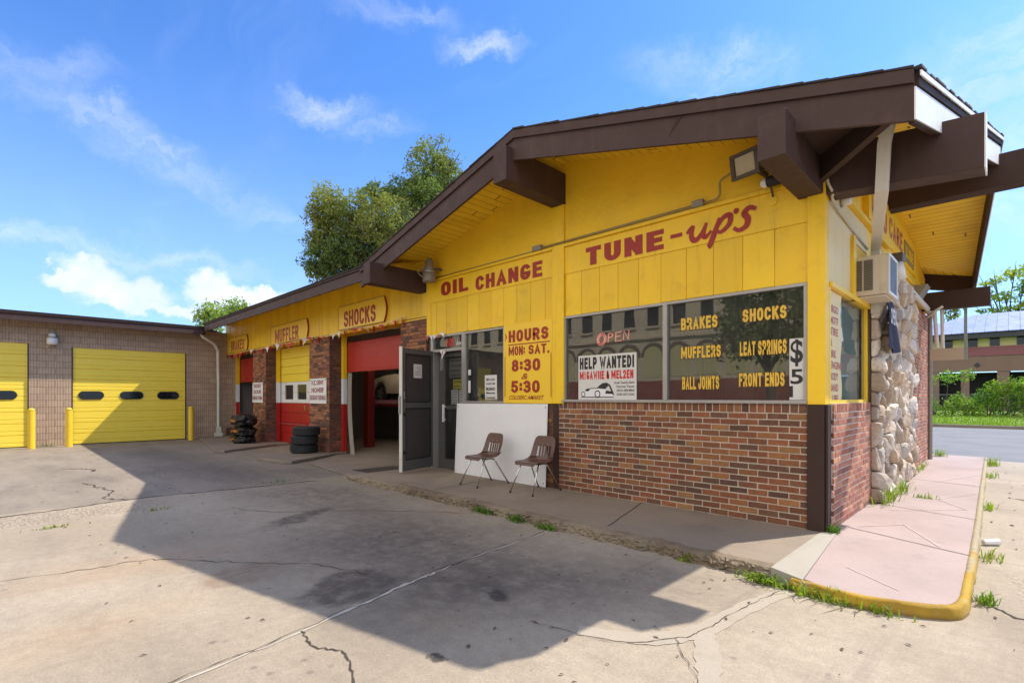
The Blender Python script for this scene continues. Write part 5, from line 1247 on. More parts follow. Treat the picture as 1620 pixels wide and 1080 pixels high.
b = MB(); b.sheet(2, 10, lambda a, c: (-6.64 + .31 * a, 6.0165 + .01 * (1 - c) ** 2, 1.43 + .455 * c)); b.build('sheet', 'paper', pt)
f_ = front(6.0140)
for k, (s__, h) in enumerate((('BIA U DA', .04), ('AUD 4B', .03), ('BUIAD', .05), ('Mitercrest', .03), ('Cranesdel', .03))):
    b = MB(); text(b, s__, -6.60, -6.38, 1.83 - .08 * k - h, 1.83 - .08 * k, f_, 0, .03); b.build('lettering', 'black_text', pt)
t_ = thing('tape_dispenser', (-6.90, 6.08, 1.50), 'blue plastic loop hanging inside the small window by the door', 'tape')
b = MB(); b.lathe([(.05 + .022 * math.cos(k * .785), .022 * math.sin(k * .785)) for k in range(8)], (-6.90, 6.09, 1.62), 20, axis='y', closed=True); b.build('loop', 'blueplastic', t_, smooth=True)
b = MB(); b.box(-6.94, -6.86, 6.07, 6.11, 1.50, 1.57); b.build('body', 'blueplastic', t_, bevel=.01)
for (x0, x1, z0, z1, lab) in ((-7.09, -7.02, 1.90, 2.0, 'small white sticker on the glass beside the shop door, upper of two'), (-7.09, -7.03, 1.58, 1.80, 'tall white sticker on the glass beside the shop door, lower of two')):
    b = MB(); b.box(x0, x1, 6.018, 6.022, z0, z1); tag(b.build('sticker', 'paper', at=((x0 + x1) / 2, 6.02, z0)), lab, 'sticker', 'stickers on the small window')
def notice(name, x0, x1, z0, z1, m_, rows, label, y=6.19, tm='black_text'):
    t_ = thing(name, ((x0 + x1) / 2, y, z0), label, 'notice', 'notices inside the shop door')
    b = MB(); b.box(x0, x1, y, y + .006, z0, z1); b.build('sheet', m_, t_)
    h = (z1 - z0) / len(rows)
    for k, s__ in enumerate(rows):
        b = MB(); text(b, s__, x0 + .03, x1 - .03, z1 - h * (k + .78), z1 - h * (k + .25), front(y - .003), 0, .03); b.build('lettering', tm, t_)
notice('poster', -7.86, -7.34, 1.88, 2.25, 'print_grey', ['LENSOFLA', 'TOLLA ED MI', 'ondes ore tre mi', 'ONLAY & SEITI'], 'grey printed poster at the top of the glass shop door')
notice('yellow_notice', -7.74, -7.34, 1.66, 1.84, 'yellow_paper', ['AUTOREPAIR', 'DOTTY MOD'], 'yellow notice in the middle of the glass shop door')
notice('price_list', -7.80, -7.59, 1.36, 1.64, 'paper', ['tota mede', 'orta dele', 'arte mino', 'sorte alo', 'mena tre'], 'white typed sheet on the glass shop door, the one nearer the handle', tm='print_grey')
notice('price_list', -7.56, -7.36, 1.36, 1.64, 'paper', ['alma dote', 'core tane', 'mile sono', 'rate ilto', 'dena sol'], 'white typed sheet on the glass shop door, the one nearer the small window', tm='print_grey')
t_ = thing('yellow_tote', (-7.72, 6.6, .12), 'yellow bag on the floor inside the glass shop door', 'bag')
b = MB(); b.sheet(16, 8, lambda a, c: (-7.74 + (.17 - .03 * c) * math.cos(a * 6.283) * (1 + .08 * math.sin(a * 25)), 6.62 + (.12 - .04 * c) * math.sin(a * 6.283), .12 + .26 * c)); b.build('body', 'yellow_paper', t_, smooth=True)
b = MB(); b.tube(spline([(-7.85, 6.62, .36), (-7.8, 6.62, .5), (-7.68, 6.62, .5), (-7.63, 6.62, .36)], 5), .012, 6); b.build('handle', 'yellow_paper', t_)
t_ = thing('cardboard_carton', (-7.40, 6.6, .12), 'small pale carton beside the yellow bag inside the shop door', 'box')
b = MB(); b.box(-7.52, -7.28, 6.5, 6.75, .12, .28); b.build('body', 'paper', t_, bevel=.005); b = MB(); b.box(-7.44, -7.36, 6.497, 6.499, .16, .24); b.build('lettering', 'black_text', t_)

# notice on the side brick wall and navy banner on the stone pier
t_ = thing('wall_notice', (-1.38, 12.4, 2.55), 'white printed sheet taped high on the side brick wall', 'notice')
b = MB(); b.sheet(4, 8, lambda a, c: (-1.372 + .012 * math.sin(a * 3.1), 12.0 + .75 * a, 2.52 + .64 * c)); b.build('sheet', 'paper', t_)
b = MB()
for k in range(11): b.box(-1.357, -1.355, 12.06, 12.06 + R.uniform(.35, .62), 3.09 - k * .05, 3.105 - k * .05)
pr_ = b.build('print', 'print_grey', t_); pr_['kind'] = 'stuff'
t_ = thing('folded_banner', (-1.2, 8.4, 2.16), 'dark navy cloth banner hanging folded against the stone pier', 'banner')
b = MB(); b.sheet(18, 16, lambda a, c: (-1.17 + .03 * math.sin(a * 9 + c * 2) * (1 - .5 * c), 8.02 + (.55 + .35 * (1 - c)) * a + .12 * (1 - c), 2.16 + .60 * c - .06 * math.sin(a * 3.14) * (1 - c))); b.build('cloth', 'navy', t_, smooth=True)
b = MB()
text(b, 'OPEN', 8.08, 8.5, 2.45, 2.66, side(-1.135), 0, .03); b.build('lettering', 'paper', t_)
b = MB(); b.tube([(-1.3, 8.05, 2.77), (-1.16, 8.3, 2.78), (-1.3, 8.6, 2.77)], .012, 6); b.build('bracket', 'alu', t_)

# ================================================================ LAMPS, AIR CONDITIONER
def lamp_post():
    t_ = thing('barn_lamp', (-7.95, 5.75, 3.72), 'grey dusk lamp with a banded shade by the beam left of the OIL lettering', 'wall lamp')
    c = (-7.96, 5.78, 3.70)
    b = MB(); b.lathe([(.120, 0), (.128, .02), (.128, .16), (.122, .17)], c, 20); b.build('shade', 'lamp_grey', t_, smooth=True)
    b = MB(); b.lathe([(.126, .171), (.126, .20), (.10, .205)], c, 20); b.build('band', 'alu', t_)
    b = MB(); b.lathe([(.105, .206), (.09, .30), (.085, .31), (.078, .40), (.05, .45), (.02, .46)], c, 20); b.build('housing', 'lamp_grey', t_, smooth=True)
    b = MB(); b.tube([(-7.96, 5.80, 3.94), (-7.86, 5.92, 3.95), (-7.84, 5.99, 3.95)], .022, 8); b.build('arm', 'dark_metal', t_)
    b = MB(); b.tube(spline([(-8.02, 5.75, 3.76), (-8.16, 5.72, 3.85), (-8.28, 5.74, 3.95), (-8.22, 5.8, 4.0), (-8.12, 5.9, 4.02)], 5), .008, 6); b.build('wire', 'cable', t_)
lamp_post()
t_ = thing('globe_lamp', (-20.9, 1.12, 3.0), 'white jar lamp with a dangling wire high on the tan block wall', 'wall lamp')
c = (-20.83, 1.12, 3.10)
b = MB(); b.lathe([(.09, .0), (.13, .02), (.135, .17), (.12, .20)], c, 20); b.build('globe', 'lamp_white', t_, smooth=True)
b = MB(); b.lathe([(.14, .201), (.145, .225), (.10, .235)], c, 20); b.build('collar', 'alu', t_)
b = MB(); b.lathe([(.095, .236), (.085, .31), (.05, .35), (.02, .36)], c, 20); b.build('cap', 'lamp_white', t_, smooth=True)
b = MB(); b.tube([(-20.83, 1.12, 3.28), (-21.0, 1.12, 3.30)], .03, 8); b.build('arm', 'lamp_grey', t_)
b = MB(); b.tube(spline([(-20.83, 1.08, 3.1), (-20.86, 1.0, 3.02), (-20.92, 1.06, 2.94), (-20.98, 1.02, 2.9)], 5), .012, 6); b.build('wire', 'cable', t_)
t_ = thing('flood_light', (-2.05, 5.80, 3.95), 'square floodlight tilted down beside the corner beam above the TUNE lettering', 'floodlight')
rot = Matrix.Rotation(rad(-24), 3, 'Z') @ Matrix.Rotation(rad(14), 3, 'X') @ Matrix.Rotation(rad(5), 3, 'Y')
def fl_(mb, x0, x1, y0, y1, z0, z1, tp=1.0):
    o = Vector((-2.06, 5.74, 4.04)); c = []
    for (x, y, z) in [(x0, y0, z0), (x1, y0, z0), (x1 * tp, y1, z0 * tp), (x0 * tp, y1, z0 * tp), (x0, y0, z1), (x1, y0, z1), (x1 * tp, y1, z1 * tp), (x0 * tp, y1, z1 * tp)]: c.append(o + rot @ Vector((x, y, z)))
    mb.hexa(c)
b = MB(); fl_(b, -.19, .19, -.05, .11, -.135, .135, .8); b.build('housing', 'dark_metal', t_, bevel=.012)
b = MB(); fl_(b, -.19, .19, -.075, -.051, .095, .135); fl_(b, -.19, .19, -.075, -.051, -.135, -.095); fl_(b, -.19, -.135, -.075, -.051, -.095, .095); fl_(b, .135, .19, -.075, -.051, -.095, .095); b.build('bezel', 'dark_metal', t_, bevel=.006)
b = MB(); fl_(b, -.134, .134, -.058, -.051, -.094, .094); b.build('lens', 'lens', t_)
b = MB(); b.tube([(-2.0, 5.82, 3.98), (-1.96, 5.98, 3.96)], .03, 8); b.build('arm', 'dark_metal', t_)
t_ = thing('security_lamp', (-1.90, 5.9, 3.78), 'small black lamp with a white bulb under the corner beam', 'wall lamp')
b = MB(); b.lathe([(.02, .12), (.055, .06), (.06, -.02), (.055, -.05)], (-1.86, 5.86, 3.83), 14, axis='x'); b.build('hood', 'black', t_, smooth=True)
b = MB(); b.lathe([(.05, .0), (.05, -.03), (.035, -.06), (.01, -.068)], (-1.912, 5.86, 3.825), 14, axis='x'); b.build('bulb', 'lamp_white', t_, smooth=True)
b = MB(); b.tube([(-1.88, 5.87, 3.80), (-1.89, 5.98, 3.70)], .012, 6); b.build('arm', 'dark_metal', t_)
t_ = thing('porch_lamp', (-1.35, 6.7, 3.66), 'small round white lamp high on the side wall near the corner', 'wall lamp')
b = MB(); b.lathe([(.05, .0), (.055, .05), (.05, .09), (.03, .10)], (-1.395, 6.68, 3.70), 14, axis='x'); b.build('globe', 'lamp_white', t_, smooth=True)
b = MB(); b.lathe([(.065, .0), (.065, -.012)], (-1.385, 6.68, 3.70), 14, axis='x'); b.build('base', 'lamp_grey', t_)
t_ = thing('alley_lamp', (-1.30, 8.9, 3.3), 'white wall lamp with a dark cap behind the air conditioner', 'wall lamp')
b = MB(); b.box(-1.37, -1.13, 9.0, 9.25, 3.45, 3.56); b.build('cap', 'dark_metal', t_, bevel=.01)
b = MB(); b.tube([(-1.22, 9.12, 3.44), (-1.2, 9.12, 3.2)], [.08, .10], 12); b.build('globe', 'lamp_white', t_, smooth=True)

ac = thing('air_conditioner', (-1.2, 7.85, 2.72), 'beige window air conditioner sticking out of the side wall below the downpipe', 'air conditioner')
ay0, ay1, az0, az1, ax0, ax1 = 7.45, 8.03, 2.74, 3.22, -1.42, -1.075
b = MB(); b.box(ax0, ax1, ay0, ay1, az0, az1); b.build('case', 'ac_case', ac, bevel=.012)
for (a, c) in ((-1.405, -1.335), (-1.315, -1.225)):
    b = MB(); b.box(a, c, ay0 - .006, ay0 - .001, 2.80, 3.17); b.build('louvre', 'ac_grille', ac)
    b = MB()
    for k in range(18): b.box(a, c, ay0 - .012, ay0 - .006, 2.805 + k * .0205, 2.813 + k * .0205)
    b.build('louvre_slat', 'lamp_grey', ac)['kind'] = 'stuff'
b = MB(); b.box(ax1 + .001, ax1 + .006, ay0 + .03, ay1 - .03, az0 + .03, az1 - .03); b.build('grille', 'ac_grille', ac)
b = MB()
for (y0_, y1_, z0_, z1_) in ((ay0, ay1, az0, az0 + .03), (ay0, ay1, az1 - .03, az1), (ay0, ay0 + .03, az0 + .03, az1 - .03), (ay1 - .03, ay1, az0 + .03, az1 - .03)): b.box(ax1 + .001, ax1 + .016, y0_, y1_, z0_, z1_)
b.build('grille_frame', 'white', ac)
b = MB(); b.box(-1.42, -1.10, 7.47, 8.0, 2.715, 2.735); b.build('tray', 'ac_case', ac, bevel=.006)

# ================================================================ THINGS ON THE WALK AND THE APRON
wb = MB(); wb.hexa([(-7.34, 5.90, .112), (-5.13, 5.90, .112), (-5.13, 5.915, .112), (-7.34, 5.915, .112), (-7.34, 5.955, 1.385), (-5.13, 5.955, 1.395), (-5.13, 5.968, 1.395), (-7.34, 5.968, 1.385)])
tw = thing('leaning_board', (-6.2, 5.92, .11), 'large white board leaning under the small window behind the two chairs', 'board'); wb.build('panel', 'panel_white', tw, bevel=.003)
b = MB()
for x, z in ((-7.30, .16), (-5.17, .17), (-7.30, 1.33), (-5.17, 1.34)): b.box(x - .008, x + .008, 5.895 + .043 * (z - .11), 5.9 + .043 * (z - .11), z - .008, z + .008)
b.build('screw', 'dark_metal', tw)

CH = []
def make_chair():
    t_ = thing('shell_chair', (0, 0, 0), '', 'chair', 'brown shell chairs in front of the leaning board')
    # profile from front lip to top of back: (y, z), half width, edge lift
    prof = [(-.235, .405, .17, 0), (-.225, .432, .19, 0), (-.18, .448, .215, .004), (-.08, .440, .228, .012), (.02, .430, .232, .022), (.10, .428, .230, .04), (.165, .447, .222, .06), (.20, .50, .214, .05), (.218, .57, .212, .035), (.236, .65, .21, .022), (.252, .73, .198, .014), (.262, .785, .172, .008), (.266, .805, .12, .004)]
    nu, nv = 44, 40
    def pf(a):
        u = a * (len(prof) - 1); i = min(int(u), len(prof) - 2); f = u - i
        P_ = [prof[max(i - 1, 0)], prof[i], prof[i + 1], prof[min(i + 2, len(prof) - 1)]]; o = []
        for k in range(4):
            p0, p1, p2, p3 = (q[k] for q in P_); o.append(.5 * (2 * p1 + (p2 - p0) * f + (2 * p0 - 5 * p1 + 4 * p2 - p3) * f * f + (3 * p1 - p0 - 3 * p2 + p3) * f ** 3))
        return o
    def fn(a, c):
        y, z, hw_, lift = pf(a); v = c * 2 - 1; e = abs(v) ** 2.4
        if a > .55: return (v * hw_, y - lift * e * 1.2, z)
        return (v * hw_, y, z + lift * e)
    def keep(i, j):
        a = (i + .5) / nu
        if .585 < a < .745:
            v = (j + .5) / nv * 2 - 1
            for c in (-.52, -.26, 0, .26, .52):
                if abs(v - c) < .055: return False
        return True
    b = MB(); b.sheet(nu, nv, fn, 0, keep)
    s_ = b.build('seat_shell', 'chair_plastic', t_, smooth=True)
    sm = s_.modifiers.new('solid', 'SOLIDIFY'); sm.thickness = .008; sm.offset = 0
    for sx in (-1, 1):
        for (y0_, y1_, z_) in ((-.12, -.30, .425), (.10, .34, .415)):
            b = MB(); b.tube([(sx * .13, y0_ * .55, z_), (sx * .165, y0_, z_ - .03), (sx * .215, y1_, .012)], .011, 10); lg = b.build('leg', 'chrome', t_, smooth=True)
            b = MB(); b.lathe([(.014, 0), (.015, .02), (.011, .025)], (sx * .2155, y1_, 0), 10); b.build('foot_cap', 'black', lg)
        b = MB(); b.tube([(sx * .13, -.13, .424), (sx * .13, .12, .412)], .011, 8); b.build('seat_rail', 'chrome', t_)
    b = MB(); b.tube([(-.13, -.02, .408), (.13, -.02, .408)], .010, 8); b.build('cross_rail', 'chrome', t_)
    b = MB()
    for x in (-.05, .05): b.lathe([(.009, -.006), (.007, -.010)], (x, .248, .69), 8, axis='y')
    b.build('rivet', 'chrome', t_)
    return t_
ch1 = make_chair(); ch1.location = (-6.03, 5.44, .111); ch1.rotation_euler = (0, 0, rad(-3)); ch1['label'] = 'brown shell chair standing fully in front of the white board, nearer the open door'
ch2 = copy_tree(ch1, (-5.02, 5.54, .111)); ch2.rotation_euler = (0, 0, rad(2)); ch2['label'] = 'brown shell chair overlapping the end of the white board, nearer the brick front'

def tyre(z, dx, dy, label, rz=0):
    t_ = thing('tyre', (-13.02 + dx, 5.52 + dy, z), label, 'tyre', 'old tyres stacked by the brick pier')
    c = OFF[t_]; W_ = .225; Ro = .325
    b = MB(); prof = [(.20, .02), (.235, .005), (.285, .0), (.31, .015), (Ro, .045), (Ro + .004, W_ / 2), (Ro, W_ - .045), (.31, W_ - .015), (.285, W_), (.235, W_ - .005), (.20, W_ - .02), (.205, W_ * .7), (.26, W_ * .5), (.205, W_ * .3)]
    b.lathe(prof, c, 56, closed=True); b.build('casing', 'tyre', t_, smooth=True)
    b = MB()
    for k in range(56):
        a = k * 2 * math.pi / 56 + rz
        for (h0, h1, sk) in ((.03, .085, .03), (.095, .13, -.03), (.14, .195, .03)):
            p = []
            for (aa, h) in ((a, h0), (a + .075, h0), (a + .075 + sk, h1), (a + sk, h1)):
                p.append((aa, h))
            i0 = len(b.v)
            for r_ in (Ro - .004, Ro + .010):
                for (aa, h) in p: b.v.append((c.x + r_ * math.cos(aa), c.y + r_ * math.sin(aa), c.z + h))
            for q in ((4, 5, 6, 7), (0, 1, 5, 4), (1, 2, 6, 5), (2, 3, 7, 6), (3, 0, 4, 7)): b.face([i0 + k2 for k2 in q])
    b.build('tread', 'tyre', t_)['kind'] = 'stuff'
tyre(.078, 0, 0, 'worn black tyre on the concrete apron, lowest of the stack by the pier'); tyre(.302, .06, -.01, 'worn black tyre in the middle of the stack by the pier', .05); tyre(.526, .10, .02, 'worn black tyre topmost of the stack by the pier', .1)

def bundle(z, h, dx, w_, d_, label, band):
    t_ = thing('wrapped_bundle', (-17.2 + dx, 5.38, z), label, 'bundle', 'black plastic wrapped bundles by the pier')
    c = OFF[t_]; b = bmesh.new(); bmesh.ops.create_icosphere(b, subdivisions=5, radius=1); mb = MB()
    for q in b.verts:
        v = Vector([math.copysign(abs(k) ** .8, k) for k in q.co]); s_ = v * 1.6 + Vector((dx * 9, z * 7, 0))
        d = 1 + .26 * noise.noise(s_) + .16 * abs(noise.noise(s_ * 2.3)) + .08 * noise.noise(s_ * 5)
        mb.v.append((c.x + v.x * w_ * d, c.y + v.y * d_ * d, max(c.z, c.z + h / 2 + v.z * h * .52 * d)))
    for f in b.faces: mb.face([q.index for q in f.verts])
    b.free(); mb.build('wrap', 'bag', t_, smooth=True)
    if band:
        mb = MB(); n_ = band
        for k in range(n_):
            x = c.x - w_ * .42 + k * w_ * .24; z_ = c.z + h * .42; hh = h * R.uniform(.14, .2)
            y = c.y - d_ * 1.10
            mb.hexa([(x, y, z_), (x + w_ * .17, y - .005, z_ + .01), (x + w_ * .17, y + .12, z_ + .01), (x, y + .12, z_), (x + .01, y + .01, z_ + hh), (x + w_ * .15, y + .005, z_ + hh + .02), (x + w_ * .15, y + .12, z_ + hh), (x + .01, y + .12, z_ + hh)])
        mb.build('orange_print', 'orange', t_)
bundle(.065, .24, .0, .46, .30, 'black plastic bundle on the apron, lowest of the pile by the far pier', 2); bundle(.28, .32, .04, .44, .30, 'black plastic bundle with orange print, middle of the pile by the far pier', 4); bundle(.57, .38, .05, .44, .30, 'black plastic bundle topmost of the pile by the far pier', 4)

for (x, y, lab) in ((-20.25, .64, 'yellow bollard at the right side of the leftmost overhead door'), (-20.3, 1.47, 'yellow bollard between the block wall lamp and the wide overhead door'), (-20.45, 4.70, 'yellow bollard nearest the white downpipe in the corner')):
    t_ = thing('bollard', (x, y, 0), lab, 'bollard', 'yellow bollards before the overhead doors')
    b = MB(); b.lathe([(.085, 0), (.085, 1.10)], (x, y, 0), 18); b.build('post', 'bollard', t_, smooth=False, bevel=.004)
    b = MB(); b.lathe([(.085, 1.101), (.072, 1.15), (.04, 1.175), (.01, 1.18)], (x, y, 0), 18); b.build('cap', 'bollard', t_, smooth=True)
b = MB(); b.hexa([(-9.45, 4.98, .032), (-8.60, 5.06, .032), (-8.55, 5.9, .032), (-9.4, 5.9, .032), (-9.45, 4.98, .045), (-8.60, 5.06, .045), (-8.55, 5.9, .045), (-9.4, 5.9, .045)])
tag(b.build('floor_mat', 'dark_mesh', at=(-9, 5.5, .03), bevel=.004), 'dark rubber mat on the apron beside the open mesh door', 'mat')
b = MB(); b.sheet(4, 16, lambda a, c: (-12.38 + .10 * a + .34 * (1 - c) ** 2, 6.40 + .06 * a - .10 * (1 - c), .03 + 2.1 * c)); lsh = b.build('leaning_sheet', 'lamp_grey', at=(-12.3, 6.4, .03))
sm = lsh.modifiers.new('solid', 'SOLIDIFY'); sm.thickness = .015
tag(lsh, 'thin grey sheet leaning in the left side of the open red bay', 'sheet')
b = MB(); b.tube([(-.23, 7.02, .03), (-.12, 7.12, .034)], [.026, .034], 14); tag(b.build('paper_cup', 'cup', at=(-.19, 7.06, 0)), 'white paper cup lying on the lot beside the yellow kerb', 'cup')

# pennants
def pennants(path, n, sag, label, sc=1.0):
    t_ = thing('pennant_string', path[0], label, 'bunting')
    A, B = Vector(path[0]), Vector(path[1]); pts = []
    spans = max(1, n // 8)
    def at_(k): return A + (B - A) * k + Vector((0, 0, -sag * abs(math.sin(k * spans * math.pi))))
    b = MB(); b.tube([at_(k / 60) for k in range(61)], .005, 5); b.build('cord', 'white', t_)
    for k in range(n):
        u = (k + .5) / n; p = at_(u); w_ = .07 * sc * R.uniform(.8, 1.2); h = .19 * sc * R.uniform(.7, 1.2); tw_ = R.uniform(-1.0, 1.0); sw = R.uniform(-.05, .09)
        dx, dy = math.cos(tw_) * w_, math.sin(tw_) * w_
        b = MB(); b.poly([p + Vector((-dx, -dy, 0)), p + Vector((dx, dy, .0)), p + Vector((dx * .4 + sw * .6, dy * .4 - .02, -h * .55)), p + Vector((sw, R.uniform(-.05, .03), -h)), p + Vector((-dx * .5 + sw * .4, -dy * .5 + .01, -h * .5))])
        b.build('pennant', R.choice(['red_text', 'red_text', 'panel_white', 'red_faded']), t_)
pennants(((-20.9, 5.94, 3.10), (-9.0, 5.94, 3.18)), 42, .07, 'long string of red and white pennants under the bay signs')
pennants(((-8.3, 5.95, 2.72), (-7.72, 5.95, 2.74)), 5, .03, 'short bit of red pennant string over the shop door', .7)
pennants(((-7.86, 5.97, 2.40), (-7.74, 5.97, 2.40)), 2, .0, 'red and white pennant scrap dangling from the shop door head', .9)

# ================================================================ CAR ON THE LIFT
def car(x, y, z, flip, paintm, label, name='raised_car'):
    """side profile along X, nose towards -X when flip = 1"""
    t_ = thing(name, (x, y, z), label, 'car'); s_ = flip
    def pt(u, v, h): return (x + s_ * u, y + v, z + h)
    top = [(-2.15, .42), (-2.18, .55), (-2.1, .68), (-1.7, .80), (-1.1, .90), (-.55, .97), (.1, 1.33), (.5, 1.42), (1.0, 1.42), (1.45, 1.30), (1.9, 1.02), (2.15, .95), (2.22, .7), (2.2, .45)]
    ns = 14; b = MB(); rows = []
    for k in range(len(top)):
        u, h = top[k]; r_ = []
        hw_ = .86 if h < .98 else .86 - (h - .97) * .62
        if abs(u) > 1.9: hw_ -= .10
        for j in range(ns + 1):
            v = -1 + 2 * j / ns; r_.append(pt(u, hw_ * math.copysign(abs(v) ** .8, v), h - .05 * abs(v) ** 5))
        rows.append(r_)
    i0 = len(b.v)
    for r_ in rows: b.v += r_
    for i in range(len(rows) - 1):
        for j in range(ns): b.face((i0 + i * (ns + 1) + j, i0 + i * (ns + 1) + j + 1, i0 + (i + 1) * (ns + 1) + j + 1, i0 + (i + 1) * (ns + 1) + j))
    belt = [(-2.15, .22), (2.2, .22)]
    for sd in (-1, 1):       # sides with wheel arches
        arch = []
        for cx in (-1.35, 1.35):
            arch += [(cx - .37 * math.cos(a * math.pi / 10), .32 + .37 * math.sin(a * math.pi / 10)) for a in range(11)]
        bot = [(-2.12, .24)] + [(a, h) for a, h in arch[:11]] + [(a, h) for a, h in arch[11:]] + [(2.18, .24)]
        uu_ = sorted(set([-2.12, 2.18] + [p[0] for p in bot] + [p[0] for p in top if -2.12 < p[0] < 2.18]))
        def ip(L, q):
            for (a, c), (a2, c2) in zip(L, L[1:]):
                if a <= q <= a2 and a2 > a: return c + (c2 - c) * (q - a) / (a2 - a)
            return L[0][1] if q < L[0][0] else L[-1][1]
        T2 = [p for p in top if True]; T2 = sorted(T2, key=lambda p: p[0])
        for a, c in zip(uu_, uu_[1:]):
            ha, hc = min(ip(T2, a), .93), min(ip(T2, c), .93)
            ba = max(ip(bot, a + 1e-6), .24); bc = max(ip(bot, c - 1e-6), .24)
            n_ = 4
            for k in range(n_):
                f0, f1 = k / n_, (k + 1) / n_
                bow = lambda f: .86 + .03 * math.sin(f * 3.1) - (.10 if False else 0)
                ta = .10 * max(0, (abs(a) - 1.7) / .5); tc_ = .10 * max(0, (abs(c) - 1.7) / .5)
                b.poly([pt(a, sd * (bow(f0) - ta), ba + (ha - ba) * f0), pt(c, sd * (bow(f0) - tc_), bc + (hc - bc) * f0), pt(c, sd * (bow(f1) - tc_), bc + (hc - bc) * f1), pt(a, sd * (bow(f1) - ta), ba + (ha - ba) * f1)])
    b.poly([pt(-2.15, -.76, .42), pt(-2.15, .76, .42), pt(-2.12, .76, .24), pt(-2.12, -.76, .24)]); b.poly([pt(2.2, -.76, .45), pt(2.2, .76, .45), pt(2.18, .76, .24), pt(2.18, -.76, .24)])
    b.build('body', paintm, t_, smooth=True)
    b = MB(); b.box(*sorted((x - s_ * 1.9, x + s_ * 2.0)), y - .7, y + .7, z + .20, z + .30); b.build('underbody', 'black', t_)
    for sd in (-1, 1):
        b = MB(); q = [(-.45, .98), (.12, 1.30), (.55, 1.385), (1.0, 1.385), (1.4, 1.27), (1.75, 1.0)]
        b.poly([pt(u, sd * (.875 - (h - .97) * .60 + .006), h) for u, h in q]); b.build('side_window', 'car_glass', t_)
        b = MB(); b.hexa([pt(-2.10, sd * .50, .56), pt(-1.80, sd * .77, .60), pt(-1.78, sd * .70, .60), pt(-2.05, sd * .5, .56), pt(-2.06, sd * .50, .68), pt(-1.72, sd * .78, .74), pt(-1.7, sd * .70, .74), pt(-2.0, sd * .5, .68)]); b.build('headlight', 'lamp_white', t_)
        for cx in (-1.35, 1.35):
            c = pt(cx, sd * .76, .32); w_ = MB(); w_.lathe([(.20, -.10), (.30, -.10), (.325, -.07), (.325, .07), (.30, .10), (.20, .10)], c, 28, axis='y', closed=True)
            wo_ = w_.build('wheel', 'tyre', t_, smooth=True)
            w_ = MB(); w_.lathe([(.205, -.085), (.205, .085)], c, 24, axis='y', closed=False)
            for k in range(5):
                a = k * 2 * math.pi / 5; dx, dz_ = math.cos(a), math.sin(a); yy = c[1] + sd * .092
                w_.hexa([(c[0] + dx * .04 - dz_ * .02, yy, c[2] + dz_ * .04 + dx * .02), (c[0] + dx * .19 - dz_ * .014, yy, c[2] + dz_ * .19 + dx * .014), (c[0] + dx * .19 + dz_ * .014, yy, c[2] + dz_ * .19 - dx * .014), (c[0] + dx * .04 + dz_ * .02, yy, c[2] + dz_ * .04 - dx * .02)] +
                        [(c[0] + dx * .04 - dz_ * .02, yy + sd * .02, c[2] + dz_ * .04 + dx * .02), (c[0] + dx * .19 - dz_ * .014, yy + sd * .02, c[2] + dz_ * .19 + dx * .014), (c[0] + dx * .19 + dz_ * .014, yy + sd * .02, c[2] + dz_ * .19 - dx * .014), (c[0] + dx * .04 + dz_ * .02, yy + sd * .02, c[2] + dz_ * .04 - dx * .02)], 1)
            w_.build('rim', ['dark_metal', 'alu'], wo_)
    b = MB(); b.poly([pt(-.52, -.72, .985), pt(-.52, .72, .985), pt(.10, .60, 1.335), pt(.10, -.60, 1.335)]); 
    for i in range(len(b.v)): b.v[i] = (b.v[i][0] - s_ * .012, b.v[i][1], b.v[i][2] + .012)
    b.build('windscreen', 'car_glass', t_)
    b = MB(); b.box(*sorted((x - s_ * 2.16, x - s_ * 2.19)), y - .45, y + .45, z + .36, z + .50); b.build('grille', 'black', t_)
    return t_
car(-13.62, 9.75, 1.30, 1, 'car_paint', 'pale car raised on the red lift inside the open bay')
lf = thing('car_lift', (-13.6, 8.2, .02), 'red two-post car lift holding up the pale car', 'car lift')
for (yy, nm) in ((7.62, 'post'), (11.4, 'post')):
    b = MB(); b.box(-13.78, -13.52, yy, yy + .22, .02, 3.2); b.build('post', 'lift_red', lf, bevel=.01)
for sx in (-1.5, 1.1):
    b = MB(); b.plank((-13.65 , 7.86, 1.30), (-13.65 + sx, 9.1, 1.30), 0, .12, .10, Vector((0, -1, 0)), 0); b.build('arm', 'lift_red', lf)
b = MB(); b.box(-15.0, -12.2, 8.72, 8.80, 1.20, 1.33); b.build('rail', 'lift_red', lf)
t_ = thing('tool_cabinet', (-11.9, 9.2, .02), 'dark tool cabinet with pale drawer pulls below the raised car', 'tool cabinet')
b = MB(); b.box(-13.0, -11.6, 9.3, 9.9, .08, .95); b.build('body', 'black', t_, bevel=.01)
for k in range(3):
    for q_ in range(2):
        b = MB(); b.box(-12.9 + q_ * .65, -12.4 + q_ * .65, 9.27, 9.298, .2 + k * .24, .38 + k * .24); dr = b.build('drawer', 'dark_metal', t_)
        b = MB(); b.box(-12.78 + q_ * .65, -12.55 + q_ * .65, 9.245, 9.268, .31 + k * .24, .335 + k * .24); b.build('handle', 'chrome', dr)
t_ = thing('jack_stand', (-12.9, 8.6, .02), 'upright pale jack pole under the raised car', 'jack')
b = MB(); b.tube([(-12.9, 8.6, .05), (-12.9, 8.6, 1.1)], .025, 8); b.build('pole', 'alu', t_); b = MB(); b.lathe([(.2, .02), (.18, .05), (.03, .08)], (-12.9, 8.6, 0), 12); b.build('base', 'black', t_); b = MB(); b.box(-13.05, -12.75, 8.55, 8.65, 1.1, 1.14); b.build('saddle', 'alu', t_)

